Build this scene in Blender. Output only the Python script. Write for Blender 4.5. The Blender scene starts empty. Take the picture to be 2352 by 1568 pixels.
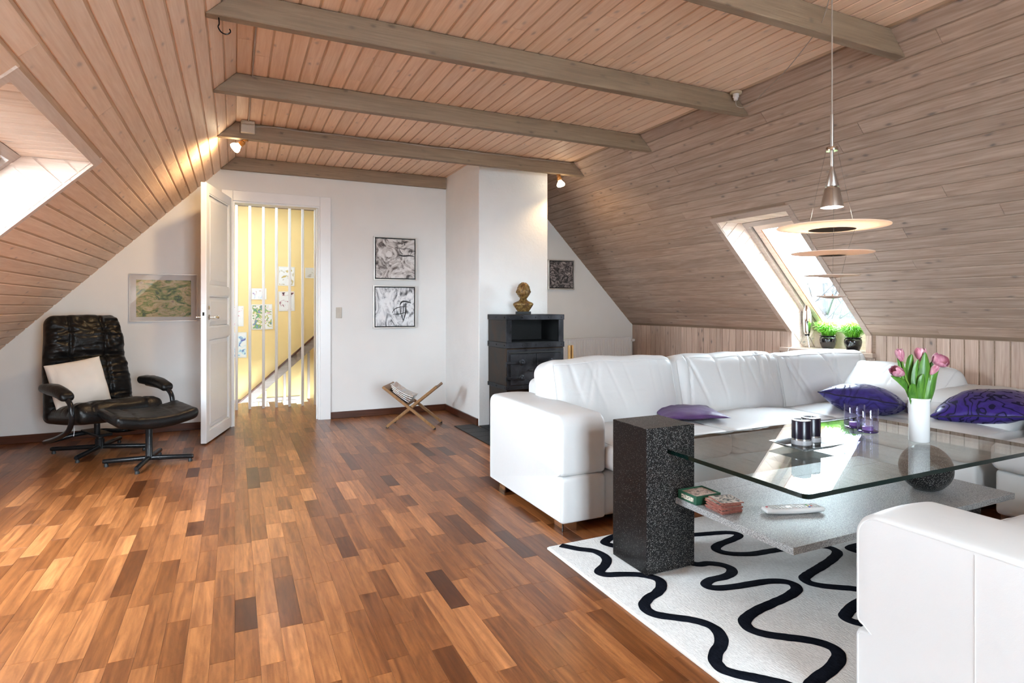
import bpy, bmesh, math, random
from mathutils import Vector, Matrix, Euler, noise as mnoise
R = math.radians
PI = math.pi
random.seed(7)
scene = bpy.context.scene
col = scene.collection

# ------------------------------------------------------------------ camera, world, exposure
FPX, HORIZON, CAM_H = 1354.0, 705.0, 1.08            # focal length and horizon row in photo pixels (2352 x 1568)
YAW = math.atan2(638.0, FPX)
cam_data = bpy.data.cameras.new('camera')
cam_data.sensor_fit = 'HORIZONTAL'; cam_data.sensor_width = 36.0
cam_data.lens = 36.0*FPX/2352.0
cam_data.shift_y = (HORIZON-784.0)/2352.0
cam_data.clip_start = 0.02
cam = bpy.data.objects.new('camera', cam_data); col.objects.link(cam)
cam.location = (0, 0, CAM_H); cam.rotation_euler = (PI/2, 0, -YAW)
scene.camera = cam

world = bpy.data.worlds.new('sky'); scene.world = world
world.use_nodes = True
wn = world.node_tree; wn.nodes.clear()
w_out = wn.nodes.new('ShaderNodeOutputWorld'); w_bg = wn.nodes.new('ShaderNodeBackground')
w_bg.inputs[0].default_value = (0.75, 0.885, 1.0, 1)   # thin bright overcast
w_bg.inputs[1].default_value = 42.0
wn.links.new(w_bg.outputs[0], w_out.inputs[0])

scene.view_settings.view_transform = 'Standard'
scene.view_settings.look = 'None'
scene.view_settings.exposure = 0.18
scene.view_settings.gamma = 1.0
scene.view_settings.use_curve_mapping = False
scene.cycles.max_bounces = 7
scene.cycles.diffuse_bounces = 4
scene.cycles.glossy_bounces = 4
scene.cycles.transparent_max_bounces = 16
scene.cycles.use_adaptive_sampling = True
scene.cycles.adaptive_threshold = 0.15
scene.cycles.adaptive_min_samples = 16
scene.cycles.caustics_reflective = False
scene.cycles.caustics_refractive = False
scene.cycles.sample_clamp_indirect = 8.0

def portal(name, loc, rot, sx, sy):
    l = bpy.data.lights.new(name, 'AREA'); l.shape = 'RECTANGLE'; l.size = sx; l.size_y = sy
    l.cycles.is_portal = True
    o = bpy.data.objects.new(name, l); col.objects.link(o); o.location = loc; o.rotation_euler = rot
    return o

# ------------------------------------------------------------------ object helpers
class MB:
    """collects vertices and faces of one part"""
    def __init__(s): s.v = []; s.f = []; s.m = []; s.mi = 0
    def add(s, vs, fs):
        b = len(s.v); s.v += [tuple(v) for v in vs]
        for f in fs: s.f.append(tuple(i+b for i in f)); s.m.append(s.mi)
        return s
    def xf(s, M, start=0):
        for i in range(start, len(s.v)): s.v[i] = tuple(M @ Vector(s.v[i]))
        return s
    def box(s, a, b, M=None):
        (x0,y0,z0),(x1,y1,z1) = a, b
        vs = [(x0,y0,z0),(x1,y0,z0),(x1,y1,z0),(x0,y1,z0),(x0,y0,z1),(x1,y0,z1),(x1,y1,z1),(x0,y1,z1)]
        if M is not None: vs = [M @ Vector(v) for v in vs]
        return s.add(vs, [(0,3,2,1),(4,5,6,7),(0,1,5,4),(1,2,6,5),(2,3,7,6),(3,0,4,7)])
    def bbox(s, a, b, r, M=None):
        """box with chamfered edges"""
        c = [(a[i]+b[i])/2 for i in range(3)]; h = [(b[i]-a[i])/2 for i in range(3)]
        return s.soft(h, r, c=c, seg=1, n=(1,1,1), M=M)
    def soft(s, h, r, puff=(0,0,0), n=(6,6,6), seg=3, fn=None, c=(0,0,0), M=None):
        """rounded, optionally puffed box of half sizes h"""
        r = min(r, min(h)*0.999)
        def coords(hh, k):
            e = [-hh + r*(1-math.cos(i*PI/2/seg)) if seg > 1 else -hh + r*i for i in range(seg+1)]
            inn = [-(hh-r)+2*(hh-r)*i/k for i in range(1, k)]
            return e + inn + [-x for x in reversed(e)]
        C = [coords(h[i], n[i]) for i in range(3)]
        idx = {}; vs = []; fs = []
        def vert(p):
            k = tuple(round(x, 6) for x in p)
            if k in idx: return idx[k]
            q = [max(-(h[i]-r), min(h[i]-r, p[i])) for i in range(3)]
            d = Vector([p[i]-q[i] for i in range(3)])
            L = d.length
            if L > 1e-9: d = d/L*r
            w = [q[i]+d[i] for i in range(3)]
            o = list(w)
            for a in range(3):
                if puff[a]:
                    b, cc = (a+1) % 3, (a+2) % 3
                    o[a] += puff[a]*(w[a]/h[a])*(1-(w[b]/h[b])**2)*(1-(w[cc]/h[cc])**2)
            o = Vector(o)
            if fn: o = Vector(fn(o))
            idx[k] = len(vs); vs.append(o); return idx[k]
        for a in range(3):
            b, cc = (a+1) % 3, (a+2) % 3
            for sg in (-1, 1):
                for i in range(len(C[b])-1):
                    for j in range(len(C[cc])-1):
                        q = []
                        for (ii, jj) in ((i,j),(i+1,j),(i+1,j+1),(i,j+1)):
                            p = [0,0,0]; p[a] = sg*h[a]; p[b] = C[b][ii]; p[cc] = C[cc][jj]; q.append(vert(p))
                        if sg < 0: q.reverse()
                        if len(set(q)) > 2: fs.append(tuple(dict.fromkeys(q)))
        T = Matrix.Translation(Vector(c))
        if M is not None: T = M @ T
        s.add([T @ v for v in vs], fs)
        vs2 = vs; idx.clear()
        def surf(p):
            idx.clear(); k = len(vs); vert(p); return T @ vs[k]
        s.surf = surf; s.half = h; s.rad = r
        return s
    def edge_loop(s, axis, sg, e=.28, n=28):
        """loop on the rolled edge around one face of the last soft box"""
        b, cc = (axis+1) % 3, (axis+2) % 3; hb, hc = s.half[b]-e*s.rad, s.half[cc]-e*s.rad; out = []
        for (b0, c0, b1, c1) in ((-hb,-hc,hb,-hc),(hb,-hc,hb,hc),(hb,hc,-hb,hc),(-hb,hc,-hb,-hc)):
            for i in range(n):
                p = [0,0,0]; p[axis] = sg*s.half[axis]; p[b] = b0+(b1-b0)*i/n; p[cc] = c0+(c1-c0)*i/n
                out.append(s.surf(p))
        return out
    def tube(s, pts, r, seg=10, closed=False, cap=True):
        pts = [Vector(p) for p in pts]; n = len(pts)
        rr = r if isinstance(r, (list, tuple)) else [r]*n
        tg = []
        for i in range(n):
            if closed: t = pts[(i+1) % n]-pts[i-1]
            else: t = pts[min(i+1, n-1)]-pts[max(i-1, 0)]
            tg.append(t.normalized())
        up = Vector((0,0,1)) if abs(tg[0].z) < .9 else Vector((1,0,0))
        u = (up - tg[0]*up.dot(tg[0])).normalized(); vs = []; fs = []
        for i in range(n):
            u = (u - tg[i]*u.dot(tg[i])).normalized(); w = tg[i].cross(u)
            for k in range(seg):
                a = 2*PI*k/seg; vs.append(pts[i]+(u*math.cos(a)+w*math.sin(a))*rr[i])
        m = n if closed else n-1
        for i in range(m):
            for k in range(seg):
                a, b = i*seg, ((i+1) % n)*seg; k2 = (k+1) % seg
                fs.append((a+k, a+k2, b+k2, b+k))
        if cap and not closed:
            fs.append(tuple(reversed(range(seg)))); fs.append(tuple(range((n-1)*seg, n*seg)))
        return s.add(vs, fs)
    def lathe(s, prof, seg=24, c=(0,0,0), M=None, sx=1, sy=1):
        vs = []; fs = []
        for (r_, z) in prof:
            for k in range(seg):
                a = 2*PI*k/seg; vs.append(Vector((c[0]+r_*sx*math.cos(a), c[1]+r_*sy*math.sin(a), c[2]+z)))
        for i in range(len(prof)-1):
            for k in range(seg):
                k2 = (k+1) % seg; fs.append((i*seg+k, i*seg+k2, (i+1)*seg+k2, (i+1)*seg+k))
        if prof[0][0] > 1e-6: fs.append(tuple(reversed(range(seg))))
        if prof[-1][0] > 1e-6: fs.append(tuple(range((len(prof)-1)*seg, len(prof)*seg)))
        if M is not None: vs = [M @ v for v in vs]
        return s.add(vs, fs)
    def prism(s, poly, axis, a0, a1):
        """polygon in the two other axes, extruded along axis (0,1,2)"""
        n = len(poly); vs = []
        for a in (a0, a1):
            for (p, q) in poly:
                v = [p, q]; v.insert(axis, a); vs.append(v)
        fs = [tuple(reversed(range(n))), tuple(range(n, 2*n))]
        fs += [(i, (i+1) % n, n+(i+1) % n, n+i) for i in range(n)]
        if axis == 1: fs = [tuple(reversed(f)) for f in fs]
        return s.add(vs, fs)
    def pillow(s, w, d, t, n=18, M=None, fn=None, pinch=.07, pw=.5):
        vs = []; fs = []; idx = {}
        for sg in (1, -1):
            for i in range(n+1):
                for j in range(n+1):
                    edge = i in (0, n) or j in (0, n)
                    if sg < 0 and edge: idx[(sg,i,j)] = idx[(1,i,j)]; continue
                    x = -math.cos(PI*i/n); y = -math.cos(PI*j/n)
                    X = w/2*x*(1-pinch*(1-y*y)*abs(x)); Y = d/2*y*(1-pinch*(1-x*x)*abs(y))
                    Z = sg*t/2*((1-x*x)*(1-y*y))**pw
                    p = Vector((X, Y, Z))
                    if fn: p = Vector(fn(p, x, y))
                    idx[(sg,i,j)] = len(vs); vs.append(p)
            for i in range(n):
                for j in range(n):
                    q = [idx[(sg,i,j)], idx[(sg,i+1,j)], idx[(sg,i+1,j+1)], idx[(sg,i,j+1)]]
                    if sg < 0: q.reverse()
                    fs.append(tuple(q))
        if M is not None: vs = [M @ v for v in vs]
        return s.add(vs, fs)
    def mesh(s, name, smooth=True):
        me = bpy.data.meshes.new(name); me.from_pydata(s.v, [], s.f); me.validate(); me.update()
        if smooth:
            me.polygons.foreach_set('use_smooth', [True]*len(me.polygons))
            if hasattr(me, 'set_sharp_from_angle'): me.set_sharp_from_angle(angle=R(38))
        return me
    def build(s, name, mat, parent=None, smooth=True, **kw):
        return link(name, s.mesh(name, smooth), mat, parent, **kw)

def link(name, me, mat, parent=None, label=None, cat=None, group=None, kind=None, loc=None, rot=None):
    o = bpy.data.objects.new(name, me); col.objects.link(o)
    if mat is not None and me is not None and len(me.materials) == 0:
        for m in (mat if isinstance(mat, (list, tuple)) else [mat]): me.materials.append(m)
    if parent is not None: o.parent = parent
    if loc is not None: o.location = loc
    if rot is not None: o.rotation_euler = rot
    return tag(o, label, cat, group, kind)
def tag(o, label=None, cat=None, group=None, kind=None):
    if label: o['label'] = label
    if cat: o['category'] = cat
    if group: o['group'] = group
    if kind: o['kind'] = kind
    return o
def thing(name, label, cat, loc=(0,0,0), rotz=0, group=None, kind=None):
    o = bpy.data.objects.new(name, None); col.objects.link(o); o.empty_display_size = .1
    o.location = loc; o.rotation_euler = (0, 0, rotz)
    return tag(o, label, cat, group, kind)
def TR(loc=(0,0,0), rx=0, ry=0, rz=0):
    return Matrix.Translation(Vector(loc)) @ Euler((rx, ry, rz)).to_matrix().to_4x4()
def smooth_path(pts, k=6, closed=False):
    """Catmull-Rom through points"""
    P = [Vector(p) for p in pts]; out = []; n = len(P)
    rng = range(n) if closed else range(n-1)
    for i in rng:
        p0 = P[i-1] if (closed or i > 0) else P[0]; p1 = P[i]; p2 = P[(i+1) % n]; p3 = P[(i+2) % n] if (closed or i+2 < n) else P[-1]
        for j in range(k):
            t = j/k
            out.append(0.5*((2*p1)+(p2-p0)*t+(2*p0-5*p1+4*p2-p3)*t*t+(3*p1-p0-3*p2+p3)*t**3))
    if not closed: out.append(P[-1])
    return out
def ray(u, v):
    a = (u-1176.0)/FPX
    return Vector((math.sin(YAW)+a*math.cos(YAW), math.cos(YAW)-a*math.sin(YAW), (HORIZON-v)/FPX))
def at_z(u, v, z):
    r = ray(u, v); t = (z-CAM_H)/r.z; return Vector((r.x*t, r.y*t, z))
def at_y(u, v, y):
    r = ray(u, v); t = y/r.y; return Vector((r.x*t, y, CAM_H+r.z*t))

# ------------------------------------------------------------------ materials
def N(nt, typ, **kw):
    n = nt.nodes.new(typ)
    for k, v in kw.items(): setattr(n, k, v)
    return n
def new_mat(name):
    m = bpy.data.materials.new(name); m.use_nodes = True
    nt = m.node_tree; b = nt.nodes['Principled BSDF']
    return m, nt, b
def lk(nt, a, b): nt.links.new(a, b)
def setv(b, **kw):
    for k, v in kw.items():
        k = {'rough':'Roughness','metal':'Metallic','spec':'Specular IOR Level','color':'Base Color','trans':'Transmission Weight',
             'coat':'Coat Weight','coatr':'Coat Roughness','sheen':'Sheen Weight','ior':'IOR','emit':'Emission Color','estr':'Emission Strength','sss':'Subsurface Weight','alpha':'Alpha'}[k]
        if isinstance(v, tuple) and len(v) == 3: v = v+(1,)
        b.inputs[k].default_value = v
def ramp(nt, stops, fac=None, interp='LINEAR'):
    r = N(nt, 'ShaderNodeValToRGB'); r.color_ramp.interpolation = interp
    e = r.color_ramp.elements
    while len(e) < len(stops): e.new(.5)
    for i, (p, c) in enumerate(stops):
        e[i].position = p; e[i].color = c+(1,) if len(c) == 3 else c
    if fac is not None: lk(nt, fac, r.inputs[0])
    return r
def mathn(nt, op, a, b=None, clamp=False):
    n = N(nt, 'ShaderNodeMath', operation=op); n.use_clamp = clamp
    for i, x in enumerate((a, b)):
        if x is None: continue
        if isinstance(x, (int, float)): n.inputs[i].default_value = x
        else: lk(nt, x, n.inputs[i])
    return n.outputs[0]
def mixc(nt, fac, a, b, mode='MIX'):
    n = N(nt, 'ShaderNodeMix', data_type='RGBA', blend_type=mode)
    for sock, x in ((n.inputs['Factor'], fac), (n.inputs[6], a), (n.inputs[7], b)):
        if isinstance(x, (int, float)): sock.default_value = x
        elif isinstance(x, tuple): sock.default_value = x+(1,) if len(x) == 3 else x
        else: lk(nt, x, sock)
    return n.outputs[2]
def bump(nt, b, height, strength=.3, dist=.01):
    n = N(nt, 'ShaderNodeBump'); n.inputs['Strength'].default_value = strength; n.inputs['Distance'].default_value = dist
    lk(nt, height, n.inputs['Height']); lk(nt, n.outputs[0], b.inputs['Normal'])
def noise(nt, vec, scale, detail=3, rough=.55, dist=0):
    n = N(nt, 'ShaderNodeTexNoise'); n.inputs['Scale'].default_value = scale; n.inputs['Detail'].default_value = detail
    n.inputs['Roughness'].default_value = rough; n.inputs['Distortion'].default_value = dist
    if vec is not None: lk(nt, vec, n.inputs['Vector'])
    return n
def plain(name, color, rough=.5, metal=0, spec=.5, nscale=0, nstr=.15, bscale=None, coat=0, var=.06):
    """a colour with faint procedural variation and relief"""
    m, nt, b = new_mat(name)
    setv(b, rough=rough, metal=metal, spec=spec, coat=coat)
    tc = N(nt, 'ShaderNodeTexCoord')
    n = noise(nt, tc.outputs['Object'], nscale or 9.0, 2)
    lo = tuple(max(0, c*(1-var)) for c in color); hi = tuple(min(1, c*(1+var)) for c in color)
    r = ramp(nt, [(.3, lo), (.7, hi)], n.outputs['Fac'])
    lk(nt, r.outputs[0], b.inputs['Base Color'])
    if bscale:
        n2 = noise(nt, tc.outputs['Object'], bscale, 1.5); bump(nt, b, n2.outputs['Fac'], nstr, .004)
    return m
def board_mat(name, axis, base, lo, knot, rough=.5, tone_attr=None, grain=1.0, tonespan=.16, hue=(1,.97,.95), knots=True, rnd_scale=1.0, bumpk=.12, figure=0.0):
    """sawn wood whose grain runs along the world axis given"""
    m, nt, b = new_mat(name); setv(b, rough=rough, spec=.35)
    if tone_attr == 'geo':
        at = N(nt, 'ShaderNodeAttribute', attribute_type='GEOMETRY', attribute_name='tone')
    else:
        at = N(nt, 'ShaderNodeAttribute', attribute_type='OBJECT', attribute_name='tone')
    tone = at.outputs['Fac']
    geo = N(nt, 'ShaderNodeNewGeometry')
    off = N(nt, 'ShaderNodeCombineXYZ')
    for i in range(3): lk(nt, mathn(nt, 'MULTIPLY', tone, (37.3, 53.1, 71.7)[i]*rnd_scale), off.inputs[i])
    add = N(nt, 'ShaderNodeVectorMath', operation='ADD'); lk(nt, geo.outputs['Position'], add.inputs[0]); lk(nt, off.outputs[0], add.inputs[1])
    st = N(nt, 'ShaderNodeMapping'); sc = [26.0*grain]*3; sc[axis] = 1.6*grain; st.inputs['Scale'].default_value = sc
    lk(nt, add.outputs[0], st.inputs['Vector'])
    n1 = noise(nt, st.outputs[0], 1.0, 3, .6, 1.6)
    st2 = N(nt, 'ShaderNodeMapping'); sc2 = [110.0*grain]*3; sc2[axis] = 5.0*grain; st2.inputs['Scale'].default_value = sc2
    lk(nt, add.outputs[0], st2.inputs['Vector'])
    n2 = noise(nt, st2.outputs[0], 1.0, 1.5, .6)
    g = mathn(nt, 'ADD', mathn(nt, 'MULTIPLY', n1.outputs['Fac'], .65), mathn(nt, 'MULTIPLY', n2.outputs['Fac'], .35))
    r = ramp(nt, [(.34, lo), (.5, tuple((a+c)/2 for a, c in zip(lo, base))), (.64, base)], g)
    colr = r.outputs[0]
    if knots:
        st3 = N(nt, 'ShaderNodeMapping'); sc3 = [22.0]*3; sc3[axis] = 10.0; st3.inputs['Scale'].default_value = sc3
        lk(nt, add.outputs[0], st3.inputs['Vector'])
        nn = noise(nt, st3.outputs[0], 1.3, 1)
        vadd = N(nt, 'ShaderNodeVectorMath', operation='ADD'); lk(nt, st3.outputs[0], vadd.inputs[0])
        vs_ = N(nt, 'ShaderNodeVectorMath', operation='SCALE'); vs_.inputs['Scale'].default_value = .35; lk(nt, nn.outputs['Color'], vs_.inputs[0]); lk(nt, vs_.outputs[0], vadd.inputs[1])
        vo = N(nt, 'ShaderNodeTexVoronoi'); vo.inputs['Scale'].default_value = 1.0; vo.inputs['Randomness'].default_value = .9
        lk(nt, vadd.outputs[0], vo.inputs['Vector'])
        sep = N(nt, 'ShaderNodeSeparateColor'); lk(nt, vo.outputs['Color'], sep.inputs[0])
        keep = mathn(nt, 'GREATER_THAN', sep.outputs[0], .78)
        kf = ramp(nt, [(.08, (1,1,1)), (.17, (.55,.55,.55)), (.23, (.2,.2,.2)), (.36, (0,0,0))], vo.outputs['Distance'])
        kk = mathn(nt, 'MULTIPLY', mathn(nt, 'MULTIPLY', kf.outputs[0], keep), .85)
        colr = mixc(nt, kk, colr, knot)
    if figure:
        st4 = N(nt, 'ShaderNodeMapping'); sc4 = [26.0]*3; sc4[axis] = 4.0; st4.inputs['Scale'].default_value = sc4
        lk(nt, add.outputs[0], st4.inputs['Vector'])
        n4 = noise(nt, st4.outputs[0], 1.0, 3, .55, 2.2)
        n5 = noise(nt, add.outputs[0], 260.0, 2, .6)
        f4 = mathn(nt, 'ADD', mathn(nt, 'MULTIPLY', n4.outputs['Fac'], .75), mathn(nt, 'MULTIPLY', n5.outputs['Fac'], .25))
        r4 = ramp(nt, [(.32, (1-figure, 1-figure*1.15, 1-figure*1.25)), (.5, (1,1,1)), (.68, (1+figure, 1+figure*1.05, 1+figure*1.05))], f4)
        colr = mixc(nt, 1.0, colr, r4.outputs[0], 'MULTIPLY')
    tv = N(nt, 'ShaderNodeMapRange'); lk(nt, tone, tv.inputs[0]); tv.inputs[3].default_value = 1-tonespan; tv.inputs[4].default_value = 1+tonespan
    cmb = N(nt, 'ShaderNodeCombineColor')
    for i in range(3):
        lk(nt, mathn(nt, 'POWER', tv.outputs[0], hue[i]), cmb.inputs[i])
    colr = mixc(nt, 1.0, colr, cmb.outputs[0], 'MULTIPLY')
    lk(nt, colr, b.inputs['Base Color'])
    if bumpk > .2: bump(nt, b, n2.outputs['Fac'], bumpk, .003)
    return m
# ------------------------------------------------------------------ shared materials
M_BOARD_Y = board_mat('whitewashed_pine_lengthwise', 1, (.92,.69,.52), (.79,.54,.375), (.52,.38,.31), rough=.5, tonespan=.07)
M_BOARD_YR = board_mat('shaded_pine_lengthwise', 1, (.47,.345,.27), (.31,.21,.155), (.15,.12,.11), rough=.5, tonespan=.09)  # weaker light on the right slope is put into this darker board colour
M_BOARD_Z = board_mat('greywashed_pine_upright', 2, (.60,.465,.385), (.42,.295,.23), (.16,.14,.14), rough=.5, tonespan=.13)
M_BOARD_X = board_mat('whitewashed_pine_crosswise', 0, (.80,.66,.56), (.66,.51,.41), (.28,.25,.24), rough=.5, tonespan=.06)
M_GROOVE = board_mat('bare_pine_tongue', 1, (.76,.50,.32), (.60,.37,.22), (.15,.1,.07), rough=.55, knots=False)
M_GROOVER = board_mat('bare_pine_tongue_shaded', 1, (.40,.28,.20), (.28,.19,.13), (.15,.1,.07), rough=.55, knots=False)  # darker copy of the tongue wood, right-side shade in its colour
M_TRIMR = board_mat('shaded_trim', 1, (.50,.385,.315), (.40,.295,.235), (.2,.17,.16), rough=.45, tonespan=.05)  # trim darkened to match the shade coloured into the right slope
M_TRIMW = board_mat('whitewashed_trim', 1, (.80,.66,.56), (.68,.53,.43), (.30,.19,.18), rough=.45, tonespan=.05)
M_BEAM = board_mat('grey_brown_painted_beam', 0, (.30,.212,.138), (.215,.148,.094), (.13,.09,.06), rough=.55, grain=.8, tonespan=.05, bumpk=.5)
M_WALL = plain('white_wall_paint', (.80,.79,.77), .75, nscale=3, bscale=260, nstr=.12, var=.02)
M_PLASTER = plain('rough_white_plaster', (.82,.82,.81), .85, nscale=4, bscale=45, nstr=.55, var=.02)
M_WHITE = plain('white_gloss_paint', (.84,.84,.84), .28, nscale=5, var=.015)
M_BASEB = board_mat('dark_red_wood_baseboard', 0, (.115,.035,.015), (.06,.018,.009), (.03,.01,.005), rough=.35, knots=False)
M_BASEBY = board_mat('dark_red_wood_baseboard_y', 1, (.115,.035,.015), (.06,.018,.009), (.03,.01,.005), rough=.35, knots=False)
M_DARK = plain('dark_gap', (.02,.016,.013), .9)
M_YELLOW = plain('yellow_wall_paint', (.80,.59,.27), .8, nscale=3, bscale=260, nstr=.1, var=.03)

def glass_mat(name, tint, r0=.04, rough=0.0, boost=1.0):
    """clear pane: Schlick reflection over clear transmission"""
    m = bpy.data.materials.new(name); m.use_nodes = True; nt = m.node_tree; nt.nodes.clear()
    out = N(nt, 'ShaderNodeOutputMaterial'); tr = N(nt, 'ShaderNodeBsdfTransparent'); gl = N(nt, 'ShaderNodeBsdfGlossy')
    tr.inputs[0].default_value = tint+(1,); gl.inputs['Roughness'].default_value = rough
    geo = N(nt, 'ShaderNodeNewGeometry'); dot = N(nt, 'ShaderNodeVectorMath', operation='DOT_PRODUCT')
    lk(nt, geo.outputs['Incoming'], dot.inputs[0]); lk(nt, geo.outputs['Normal'], dot.inputs[1])
    c = mathn(nt, 'SUBTRACT', 1.0, mathn(nt, 'ABSOLUTE', dot.outputs['Value']), True)
    p = mathn(nt, 'POWER', c, 5.0)
    f = mathn(nt, 'ADD', mathn(nt, 'MULTIPLY', p, (1-r0)*boost), r0, True)
    mx = N(nt, 'ShaderNodeMixShader'); lk(nt, f, mx.inputs[0]); lk(nt, tr.outputs[0], mx.inputs[1]); lk(nt, gl.outputs[0], mx.inputs[2])
    lk(nt, mx.outputs[0], out.inputs[0])
    return m
M_PANE = glass_mat('window_glass', (.97,.98,.98))

# ------------------------------------------------------------------ room geometry (metres)
Y_BACK, Y_REAR = 5.90, -1.50
Z_CEIL = 2.44
XL0, XR0 = 0.007, 2.885                     # where the flat ceiling meets the slopes
KL, KR = 1/1.0114, 1.525/1.573              # run per metre of fall
def xl(z): return XL0-(Z_CEIL-z)*KL
def xr(z): return XR0+(Z_CEIL-z)*KR
X_KNEE = 4.41; Z_KNEE = Z_CEIL-(X_KNEE-XR0)/KR
Z_LK = 0.30; X_LK = xl(Z_LK)
# left / right slope frames: origin at ceiling junction, s runs down the slope
SL = Vector((-KL, 0, -1)).normalized(); NLn = Vector((1, 0, -KL)).normalized()      # inward normals
SR = Vector((KR, 0, -1)).normalized(); NRn = Vector((-1, 0, -KR)).normalized()
LEN_L = (Z_CEIL-Z_LK)*math.hypot(1, KL); LEN_R = (Z_CEIL-Z_KNEE)*math.hypot(1, KR)
PITCH = .0862; FACE = .0750; THK = .0050
BOARD_MESH = {}
def rnd_tone(): return random.random()

# floor: base slab plus parquet blocks
fl = MB().box((X_LK-.1, Y_REAR, -.12), (X_KNEE+.1, 6.87, -.0035)).build('floor', M_BASEBY, smooth=False, kind='structure',
      label='reddish brown block parquet floor')
M_PARQ = board_mat('merbau_parquet_block', 1, (.285,.103,.031), (.140,.044,.013), (.06,.02,.008), rough=.33, knots=False, grain=.75, tonespan=.75, hue=(.95,1.15,1.4), bumpk=.05, figure=.24)
M_PARQ_G = board_mat('merbau_parquet_field', 1, (.285,.103,.031), (.140,.044,.013), (.06,.02,.008), rough=.33, knots=False, grain=.75, tonespan=.75, hue=(.95,1.15,1.4), tone_attr='geo', bumpk=.05, figure=.24)
for m_ in (M_PARQ, M_PARQ_G):
    b_ = m_.node_tree.nodes['Principled BSDF']; setv(b_, coat=.12, coatr=.20, spec=.28)
PW = .0701
blocks = []
rp = random.Random(11)
nrow = int((X_KNEE+.05-X_LK)/PW)+1
k0 = math.floor(X_LK/PW)
for k in range(k0, k0+nrow+1):
    x0 = k*PW+.002
    y = Y_REAR - rp.random()*.4
    while y < 6.87:
        L = rp.choice([.20,.24,.28,.32,.36,.40,.45,.50])
        if y+L > Y_REAR+.02:
            t = rp.gauss(.47, .19)
            if rp.random() < .06: t += .22
            if rp.random() < .10: t -= .16
            blocks.append((x0, y, L, max(0.0, min(1.0, t))))
        y += L
def in_view(x, y):
    d = x*math.sin(YAW)+y*math.cos(YAW)
    if d < .3: return 0
    a = x*math.cos(YAW)-y*math.sin(YAW)
    u = 1176+FPX*a/d; v = HORIZON+FPX*CAM_H/d
    if u < -20 or u > 2372 or v > 1590: return 0
    return FPX*FPX*CAM_H/d**3
def covered(x, y):
    if x > 1.30 and y < 2.29: return True
    if x > 1.46 and y < 3.3: return True
    if y > 5.89 and not (0 < x < .75): return True
    return False
scored = []
for i, (x0, y, L, t) in enumerate(blocks):
    cx, cy = x0+PW/2, y+L/2
    a = in_view(cx, cy)*PW*L
    if a > 0 and not covered(cx, cy): scored.append((a, i))
scored.sort(reverse=True)
single = set(i for a, i in scored[:300])
TOPB = .0012
def block_geo(mb, x0, y0, w, L):
    g = .00018; c = .0004
    x1, y1 = x0+w-g, y0+L-g; x0 += g; y0 += g
    vs = [(x0,y0,-.0035),(x1,y0,-.0035),(x1,y1,-.0035),(x0,y1,-.0035),
          (x0,y0,-c),(x1,y0,-c),(x1,y1,-c),(x0,y1,-c),
          (x0+c,y0+c,0),(x1-c,y0+c,0),(x1-c,y1-c,0),(x0+c,y1-c,0)]
    fs = [(0,1,5,4),(1,2,6,5),(2,3,7,6),(3,0,4,7),(4,5,9,8),(5,6,10,9),(6,7,11,10),(7,4,8,11),(8,9,10,11)]
    mb.add(vs, fs); return len(fs)
rest = MB(); tones = []
bm_cache = {}
for i, (x0, y, L, t) in enumerate(blocks):
    if i in single:
        key = round(L, 3)
        if key not in bm_cache:
            q = MB(); block_geo(q, -PW/2, -L/2, PW, L); bm_cache[key] = q.mesh('parquet_block', False); bm_cache[key].materials.append(M_PARQ)
        o = link('parquet_block', bm_cache[key], None, fl, loc=(x0+PW/2, y+L/2, 0)); o['tone'] = t
    else:
        nf = block_geo(rest, x0, y, PW, L); tones += [t]*nf
me = rest.mesh('parquet_field', False)
at_ = me.attributes.new('tone', 'FLOAT', 'FACE'); at_.data.foreach_set('value', tones)
link('parquet_field', me, M_PARQ_G, fl, kind='stuff')

# ---- boards
def board(parent, mat, Mx, w, L, name='board', thk=THK):
    """board mesh: x = width, y = length, z = proud of the backing"""
    key = (round(w, 4), round(L, 3), mat.name, thk)
    if key not in BOARD_MESH:
        c = .0028; mb = MB()
        prof = [(-w/2, 0), (-w/2, thk-c), (-w/2+c, thk), (w/2-c, thk), (w/2, thk-c), (w/2, 0)]
        vs = [(x, 0, z) for x, z in prof]+[(x, L, z) for x, z in prof]
        fs = [(i, i+1, 7+i, 6+i) for i in range(5)]+[(5,4,3,2,1,0), tuple(range(6,12))]
        mb.add(vs, fs); BOARD_MESH[key] = mb.mesh('board', False); BOARD_MESH[key].materials.append(mat)
    o = link(name, BOARD_MESH[key], None, parent); o.matrix_world = Mx; o['tone'] = rnd_tone()
    return o
def frame_mat(o, xa, ya, za):
    m = Matrix.Identity(4)
    for i in range(3): m[i][0] = xa[i]; m[i][1] = ya[i]; m[i][2] = za[i]; m[i][3] = o[i]
    return m
def run_boards(parent, mat, org, s, n, count, spans_of, s0=0.0, face=None, gap=.0016, rs=3, joint_len=(2.2, 4.2)):
    """boards along +Y on a plane (org + k*pitch*s), facing n; spans_of(smid) gives the y spans"""
    rr = random.Random(rs)
    yv = Vector((0, 1, 0)); xv = yv.cross(n)
    for k in range(count):
        sm = s0+(k+.5)*PITCH
        for (a, b) in spans_of(sm):
            cuts = [a]; y = a+rr.uniform(.6, joint_len[1])
            while y < b-.35:
                cuts.append(y); y += rr.uniform(*joint_len)
            cuts.append(b)
            for y0, y1 in zip(cuts[:-1], cuts[1:]):
                if y1-y0 < .03: continue
                L = round(y1-y0-gap, 3)
                o = org+s*sm+yv*(y0+gap/2)
                board(parent, mat, frame_mat(o, xv, yv, n), face or FACE, L)

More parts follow.
